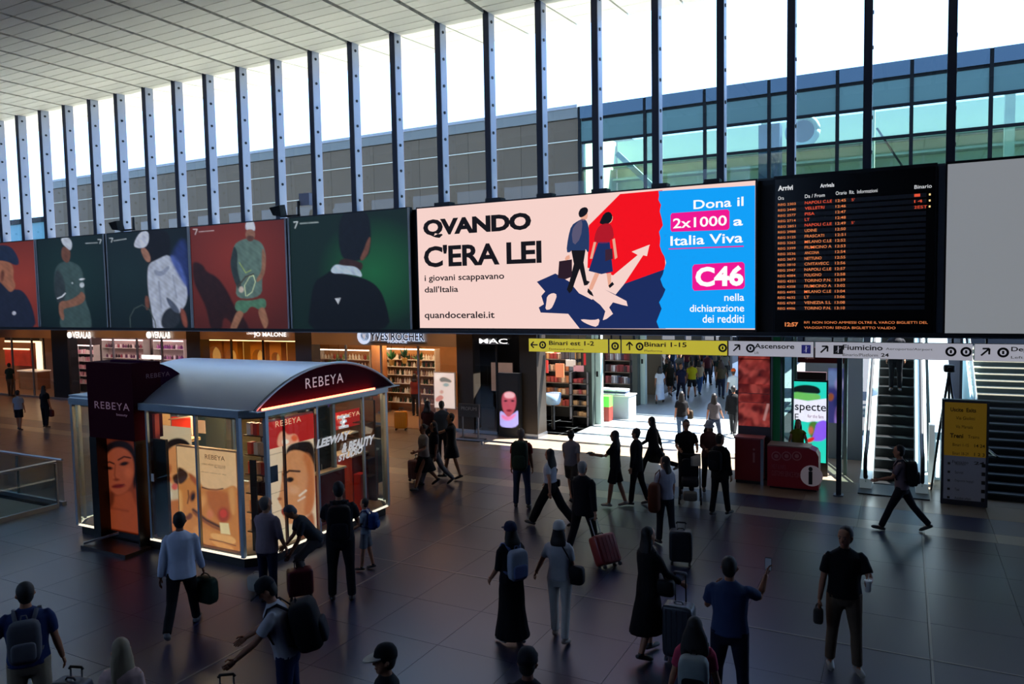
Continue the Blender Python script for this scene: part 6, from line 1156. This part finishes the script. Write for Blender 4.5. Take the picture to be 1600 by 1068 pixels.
P = person('woman in white crop top and wide black trousers striding left', ft(861, 822), -118, 1.68, True, legs=(30, 4, -28, 14), armL=(-16, 8, 10, 0), armR=(18, 8, 14, 0), top=('crop', 'b4b8c4'), bottom=('wide', '0d0e12'), hair=('curly', '120e0d'), skin=SK2, detail=1); T = P['T']; w = WM[P['name']]
bag('small black crossbody bag on the woman in white crop top', w @ T(V(.19, -.04, .98)), (.09, .05, .08), '0e0e12', strap=[w @ T(p) for p in (V(.17, -.02, 1.04), V(.1, -.12, 1.3), V(-.1, -.02, 1.47), V(-.02, .13, 1.3), V(.16, .08, 1.05))])
P = person('grey-haired man in red shirt, jeans and green backpack', ft(816, 793), 172, 1.78, legs=(2, 0, -2, 0), spread=5, top=('tee', '7c2420'), bottom=('trousers', '28324c'), hair=('short', '6c645c'), skin=SK2, detail=1, bulk=1.05); backpack(P, 'big dark green backpack on the man in red shirt', '1c2c24', '24382c', w=.18, h=.32, d=.14, y=-.25, z=1.2)
P = person('dark-haired young man in pale grey tee walking away', hp(892, 668, 1.70), 165, 1.70, legs=WALK, armL=AW2, armR=AW, top=('tee', '8c8488'), bottom=('shorts', '4c443c'), hair=('short', '0e0b0a'), skin=SK2)
P = person('person in black shorts reaching forward with a dark tray', ft(962, 792), -105, 1.70, legs=(10, 2, -10, 8), armL=(40, 6, 55, 0), top=('tee', '14151a'), bottom=('shorts', '101116'), hair=('curly', '0f0c0b'), skin=SK1, shoe='8c8680', bulk=.95); h = P['hands'][0]
o = thing('tray', 'small dark tray held out by the person in black shorts', 'tray', h); MB().sq((0, .02, .02), (.09, .07, .01), .3).build('tray_plate', BLACK, o, local=True); MB().sq((0, 0, .04), (.05, .04, .015), .5).build('tray_item', M('grey_item', '6a6a6a'), o, local=True)
P = person('slim person in long black clothes just behind the black shorts', (P['o'].location.x+.38, P['o'].location.y+.35), -110, 1.72, legs=(8, 2, -12, 8), top=('jacket', '0d0e13'), bottom=('trousers', '0d0e13'), hair=('short', '0f0c0b'), skin=SK1)
P = person('woman with long dark hair rushing left with a big handbag', ft(1022, 748), -120, 1.68, True, legs=(30, 12, -34, 50), armL=(20, 8, 40, 0), armR=(-10, 16, 8, 0), lean=5, top=('tee', '0f1015'), bottom=('trousers', '101218'), hair=('long', '0d0a09'), skin=SK1, shoe='6c6864', sleeve=1.8); h = P['hands'][1]; bag('large dark handbag swinging behind the long-haired woman', (h.x-.12, h.y-.12, h.z-.16), (.22, .1, .15), '26261e'); 
P = person('person in black tee standing behind the pushchair', hp(1072, 658, 1.74), 8, 1.74, armL=(22, 12, 60, 20), armR=(22, 12, 60, 20), nod=20, top=('tee', '0d0d11'), bottom=('trousers', '14161c'), hair=('short', '0e0c0b'), skin=SK1, bulk=1.08); PB = P
P = person('person in pale bucket hat and reddish plaid shirt', ft(1108, 768), 10, 1.68, True, armL=(24, 10, 70, 25), armR=(20, 10, 60, 25), nod=12, top=('shirt', '5a342e'), bottom=('trousers', '3c3034'), hair=('bob', '1c1412'), hat=('bucket', '9c98a0'), skin=SK1)
P = person('man in dark clothes with black backpack walking left of the red cabinet', ft(1125, 806), 150, 1.74, legs=(-8, 4, 10, 0), armL=(10, 8, 30, 0), top=('jacket', '0c0d12'), bottom=('trousers', '0d0e14'), hair=('short', '0c0a09'), skin=SK1, turn=-20); backpack(P, 'black backpack on the man in dark clothes near the red cabinet', '090a0e', '101218')
P = person('woman in white tee with long brown shoulder bag', ft(1040, 850), -150, 1.66, True, legs=(4, 0, -6, 6), armL=(10, 8, 30, 0), armR=(6, 10, 16, 0), top=('tee', 'a4a4b0'), bottom=('trousers', '23262e'), hair=('bob', '120e0d'), skin=SK2, turn=40, detail=2); T = P['T']; w = WM[P['name']]
bag('long rust brown shoulder bag of the woman in white tee', w @ T(V(-.25, -.02, .95)), (.11, .15, .28), '5a2c18', strap=[w @ T(p) for p in (V(-.22, .06, 1.2), V(-.17, .08, 1.4), V(-.13, 0, 1.49), V(-.17, -.09, 1.4), V(-.22, -.08, 1.2))])
p = fl(1064, 882); suitcase('dark upright suitcase behind the woman in long black dress', (p[0], p[1]), None, '1c1e24', h=.55, rz=.2)
P = person('woman with long dark hair in a long black dress, near the centre', ft(1014, 1024), 128, 1.70, True, legs=(10, 6, -10, 10), armL=(10, 8, 30, 10), armR=(28, 12, 26, 0), top=('shirt', '0b0c10'), bottom=('skirt', '08090c', .36, .22), shoe='1a1a1e', hair=('long', '0a0808'), skin=SK2, detail=2); T = P['T']; w = WM[P['name']]
bag('black handbag on the arm of the woman in long black dress', w @ T(V(.24, .1, .98)), (.12, .07, .11), '0a0a0d', strap=[w @ T(p) for p in (V(.22, .1, 1.08), V(.2, .02, 1.35), V(.17, -.02, 1.47))])
p = fl(1062, 1032); suitcase('tall dark suitcase with pale top and raised handle beside the black dress', (p[0], p[1]), Vector((p[0]-.02, p[1]+.02, 1.12)), '2c2f36', h=.68, w=.2, d=.14, c2='6c7078', rod='2c2c30')
P = person('man in blue tee taking a picture with his phone', hp(1140, 873, 1.80), 172, 1.80, legs=(2, 0, -2, 0), spread=6, armL=(20, 14, 100, 30), armR=(58, 22, 88, 18), top=('tee', '2c3c5c'), bottom=('trousers', '14182a'), hair=('short', '0e0b0a'), skin=SK1, bulk=1.1, detail=2); h = P['hands'][1]
o = thing('phone', 'dark phone held up by the man in blue tee', 'phone', (h.x, h.y, h.z+.04), P['hd']); MB().sq((0, 0, 0), (.04, .006, .08), .25).build('phone_case', BLACK, o, local=True, smooth=True); MB().box(-.034, -.009, -.07, .034, -.006, .07).build('phone_screen', M('phone_screen', '4c5668', .2, em=.3), o, local=True)
P = person('girl in pink tee with grey and black backpack at the bottom edge', hp(1086, 968, 1.60), 175, 1.60, True, legs=(2, 0, -2, 0), armL=(4, 14, 10, 0), armR=(4, 12, 14, 0), top=('tee', 'a83850'), bottom=('trousers', '20232c'), hair=('curly', '120d0c'), skin=SK2, detail=2); backpack(P, 'grey and black backpack worn by the girl in pink tee', '8c9290', '14161a', w=.16, h=.22, d=.1)
P = person('man in black polo and beige trousers holding a cup', ft(1318, 1046), 14, 1.80, legs=(6, 2, -4, 4), spread=4, armL=(30, 14, 72, 34), armR=(4, 12, 10, 0), top=('tee', '0b0c11', '0b0c11'), bottom=('trousers', '6a5846'), shoe='8c8a86', hair=('short', '1c1410'), skin=SK1, bulk=1.12, detail=2, turn=-35, nod=6); h = P['hands'][0]
o = thing('paper_cup', 'white paper cup held by the man in black polo', 'cup', (h.x, h.y, h.z-.03)); MB().loft([(-.06, .03, .03, 0, 0), (.06, .042, .042, 0, 0)], 14).build('cup', M('cup_white', 'c8c4bc', .6), o, local=True, smooth=True); MB().loft([(.06, .045, .045, 0, 0), (.075, .043, .043, 0, 0)], 14).build('lid', M('cup_lid', 'e0dcd4', .5), o, local=True); MB().cyl((0, 0, .07), (.01, 0, .15), .004, 6).build('straw', M('cup_white', 'c8c4bc', .6), o, local=True)
h = P['hands'][1]; o = bag('small crumpled grey bag in the lowered hand of the man in black polo', (h.x, h.y, h.z-.12), (.06, .05, .1), '4c4844')
P = person('man in pinkish shirt with black backpack striding left by the escalator', ft(1408, 829), -92, 1.76, legs=(26, 4, -28, 12), armL=(30, 6, 50, 0), armR=(-8, 6, 20, 0), lean=4, top=('tee', '6c5c60'), bottom=('trousers', '12151e'), hair=('short', '120e0c'), skin=SK1, detail=1); backpack(P, 'black backpack on the man striding by the escalator', '0c0e14', '141822', w=.14, h=.24, d=.1)
aw = wy(1247, 657, 19.8); P = person('attendant in yellow vest behind the red information desk', (aw[0], 19.8), 2, float(aw[2]), True, armL=(20, 16, 40, 20), armR=(20, 16, 40, 20), top=('tee', '6a6a14'), bottom=('trousers', '14161c'), hair=('long', '0d0b0b'), skin=SK1, sleeve=.3)
P = person('person in dark clothes riding the escalator near its top', (-.2, 23.3), 0, 1.74, legs=(0, 0, 0, 0), top=('tee', '14161c'), bottom=('trousers', '10131a'), z0=(23.3-20.05)*SL+.06)
# group by the cosmetics shop
G_ = 'people before the cosmetics shop'
P = person('woman in white top and black skirt before the cosmetics shop', ft(664, 762), -60, 1.66, True, legs=WALK, armL=(20, 8, 60, 10), top=('tee', '9c948c'), bottom=('skirt', '0d0d11', .45, .2), hair=('bun', '110d0c'), skin=SK1, group=G_); p = fl(651, 752); suitcase('dull red suitcase behind the woman in black skirt', (p[0], p[1]), None, '5a2a30', h=.5)
P = person('person in pale trousers and dark top in the group before the cosmetics shop', ft(680, 757), -70, 1.66, legs=WALK2, top=('tee', '1c1c22'), bottom=('trousers', '7c7c7c'), hair=('bob', '120e0d'), skin=SK1, group=G_)
P = person('woman in short black dress stretching one arm before the cosmetics shop', ft(707, 748), -80, 1.70, True, legs=(-10, 6, 14, 0), armL=(70, 6, 10, 0), top=('tee', '0c0c10'), bottom=('skirt', '0c0c10', .6, .19), hair=('short', '110d0c'), skin=SK2, group=G_)
P = person('person in dark red top deeper in the group by the cosmetics shop', hp(668, 628, 1.70), 150, 1.70, top=('tee', '3c1c20'), bottom=('trousers', '16161a'), hair=('bob', '100c0b'), skin=SK1, group=G_, detail=0)
P = person('tall person in grey top at the cosmetics shop entrance', hp(690, 628, 1.76), 170, 1.76, top=('tee', '3c444c'), bottom=('trousers', '1c1c22'), hair=('short', '28241f'), skin=SK1, group=G_, detail=0)
p = fl(627, 672); suitcase('bright orange suitcase standing before the cosmetics shop', (p[0], p[1]), None, 'e09018', h=.62, w=.23, rz=.4)
P = person('person in reddish top among the goods inside the cosmetics shop', hp(648, 585, 1.68), 160, 1.68, True, top=('tee', '7c3430'), bottom=('trousers', '2c2c30'), hair=('bob', '1c1210'), skin=SK1, detail=0)
# far left
P = person('boy in white tee and dark shorts at the far left', ft(31, 672), 150, 1.50, legs=(8, 0, -8, 6), top=('tee', '8c8c98'), bottom=('shorts', '10121a'), hair=('short', '0f0c0b'), skin=SK1, detail=1)
P = person('woman in black with a red bag at the far left', ft(72, 668), 140, 1.60, True, top=('tee', '0e0f14'), bottom=('trousers', '12141c'), hair=('long', '120e0d'), skin=SK1); h = P['hands'][1]; bag('small dark red bag carried by the woman at the far left', (h.x, h.y, h.z-.18), (.13, .07, .14), '4a1820')
P = person('person in dark green top inside the leftmost shop', hp(14, 568, 1.70), 150, 1.70, top=('tee', '14241e'), bottom=('trousers', '4c3c2c'), hair=('short', '0f0c0b'), skin=SK1, detail=0)
# passage crowd
CR_ = [('long-haired woman in jeans with a brown bag walking down the passage', 1065, 609, 1.68, 175, True, ('tee', '101014'), ('trousers', '33445c'), 'long', None, WALK),
 ('woman in grey tee walking down the passage near the red pillar', 1116, 612, 1.66, 165, True, ('tee', '4c484c'), ('trousers', '1c2438'), 'long', None, WALK2),
 ('person in black from head to foot next to the red pillar', 1146, 600, 1.72, 170, False, ('jacket', '0c0d10'), ('trousers', '0c0d10'), 'short', None, WALK),
 ('man in dark top and slacks striding in the passage shade', 1042, 556, 1.76, -60, False, ('tee', '1c2c2e'), ('trousers', '2a3040'), 'short', None, (32, 4, -30, 14)),
 ('woman in dark dress at the left post of the passage', 1047, 562, 1.66, 170, True, ('tee', '2c2c28'), ('skirt', '1a1a1a', .5, .2), 'long', None, WALK),
 ('person in bright yellow tee in the passage crowd', 1081, 562, 1.72, 172, False, ('tee', 'b8b01c'), ('shorts', '16181c'), 'short', None, WALK2),
 ('woman in cream top and blue jeans in the passage crowd', 1093, 561, 1.64, 165, True, ('tee', 'a8987c'), ('trousers', '2c4c7c'), 'bob', None, WALK),
 ('person in navy beside the yellow tee in the passage', 1064, 566, 1.70, 10, False, ('tee', '141a34'), ('trousers', '14182c'), 'short', None, WALK),
 ('woman in white dress behind the striding man in the passage', 1031, 570, 1.66, 175, True, ('tee', 'c0ccdc'), ('skirt', 'b4c4d8', .2, .22), 'bob', None, WALK2),
 ('person in patterned brown top behind the grey tee woman', 1127, 560, 1.78, 175, False, ('tee', '4a4434'), ('trousers', '20283c'), 'curly', None, WALK),
 ('person with orange cap and white tee right in the passage', 1146, 574, 1.74, 170, False, ('tee', 'c8ccc8'), ('trousers', '14161c'), 'short', ('cap', 'c85018'), WALK2),
 ('person in dark red top deep in the passage crowd', 1105, 548, 1.74, 12, False, ('tee', '4a1820'), ('trousers', '1c1c24'), 'short', None, WALK),
 ('person in maroon top behind the yellow tee', 1074, 540, 1.76, 8, False, ('tee', '541c28'), ('trousers', '18181e'), 'short', None, WALK2),
 ('person in black far down the passage, left', 1050, 536, 1.76, 5, False, ('tee', '101216'), ('trousers', '101216'), 'short', None, WALK),
 ('person in teal top far down the passage, right', 1120, 538, 1.76, 5, False, ('tee', '24484c'), ('trousers', '14161c'), 'short', None, WALK2)]
for l, x, y, h_, fc, fe, tp, bt_, hr, ht_, wk in CR_:
    p = hp(x, y, h_)
    P = person(l, p, fc, h_, fe, legs=wk, armL=AW, armR=AW2, top=tp, bottom=bt_, hair=(hr, random.choice(['100c0b', '2c1c14'])), hat=ht_, skin=SK1, detail=0, group='walkers in the passage')
    if x == 1065: bag('brown handbag on the right arm of the long-haired woman in jeans', P['hands'][1]+V(0, 0, .05), (.13, .08, .15), '33281c')
rr = random.Random(5)
for k in range(12):
    x = 1034+k*9.0; yy = 44.4 if k == 4 else 36.2+(k*5 % 12)*.68; q = wy(x, 560, yy); c_ = ['14161c', '3c1c22', '1c2c44', '5c5850', '22302c', '70706c'][k % 6]; sd = ['left', 'middle', 'right'][k//4]
    P = person('person in %s top far down the passage, %s side, in the dense crowd' % ({'14161c': 'black', '3c1c22': 'wine red', '1c2c44': 'navy', '5c5850': 'grey brown', '22302c': 'dark green', '70706c': 'pale grey'}[c_], sd), (q[0], yy), rr.choice([0, 20, 175, -90, 90]), rr.uniform(1.6, 1.8), legs=rr.choice([WALK, WALK2, (3, 0, -3, 0)]), armL=AW, armR=AW2, top=('tee', c_), bottom=('trousers', rr.choice(['14161c', '24304c', '2c2c2c'])), hair=(rr.choice(['short', 'long', 'bob']), '120e0c'), skin=SK1, detail=0, group='dense crowd far down the passage')
# pushchair
p = fl(1078, 784); o = thing('pushchair', 'pushchair with a pale round hood before the person in black tee', 'pushchair', (p[0]-.02, p[1]+.1, 0), math.atan2(-p[1], -p[0])+PI/2); pm_ = M('pram_frame', '15161a', .4, .5)
for sx in (-1, 1):
    for y, r in ((-.32, .09), (.3, .12)):
        MB().tube([V(sx*.24-.02, y, r), V(sx*.24+.02, y, r)], r, 14).build('wheel', BLACK, o, local=True, smooth=True)
    MB().bar((sx*.22, -.32, .1), (sx*.22, .38, 1.0), .03, .03).build('side_tube', pm_, o, local=True); MB().bar((sx*.22, .3, .12), (sx*.22, -.15, .62), .025, .025).build('cross_tube', pm_, o, local=True)
MB().bar((-.22, .38, 1.0), (.22, .38, 1.0), .035, .035).build('push_bar', BLACK, o, local=True); MB().sq((0, .02, .45), (.2, .26, .09), .4).build('seat', fabric('14161c'), o, local=True, smooth=True); MB().sq((0, .2, .7), (.2, .07, .24), .4).build('backrest', fabric('14161c'), o, local=True, smooth=True)
mb = MB(); mb.rings([[V(.24*math.cos(ph)*1.0, .12-.26*math.sin(t_)*math.cos(ph)*1.0 if 0 else .1+.28*math.cos(t_)*math.cos(ph*.6), .78+.3*math.sin(t_)*math.cos(ph*.5)) for ph in np.linspace(-1.5, 1.5, 12)] for t_ in np.linspace(.15, 2.9, 10)], cap=False); mb.build('hood', fabric('8c867c'), o, local=True, smooth=True); MB().sq((0, -.32, .2), (.16, .12, .1), .4).build('basket', fabric('5c5850'), o, local=True, smooth=True)

bpy.data.scenes.remove(TS)
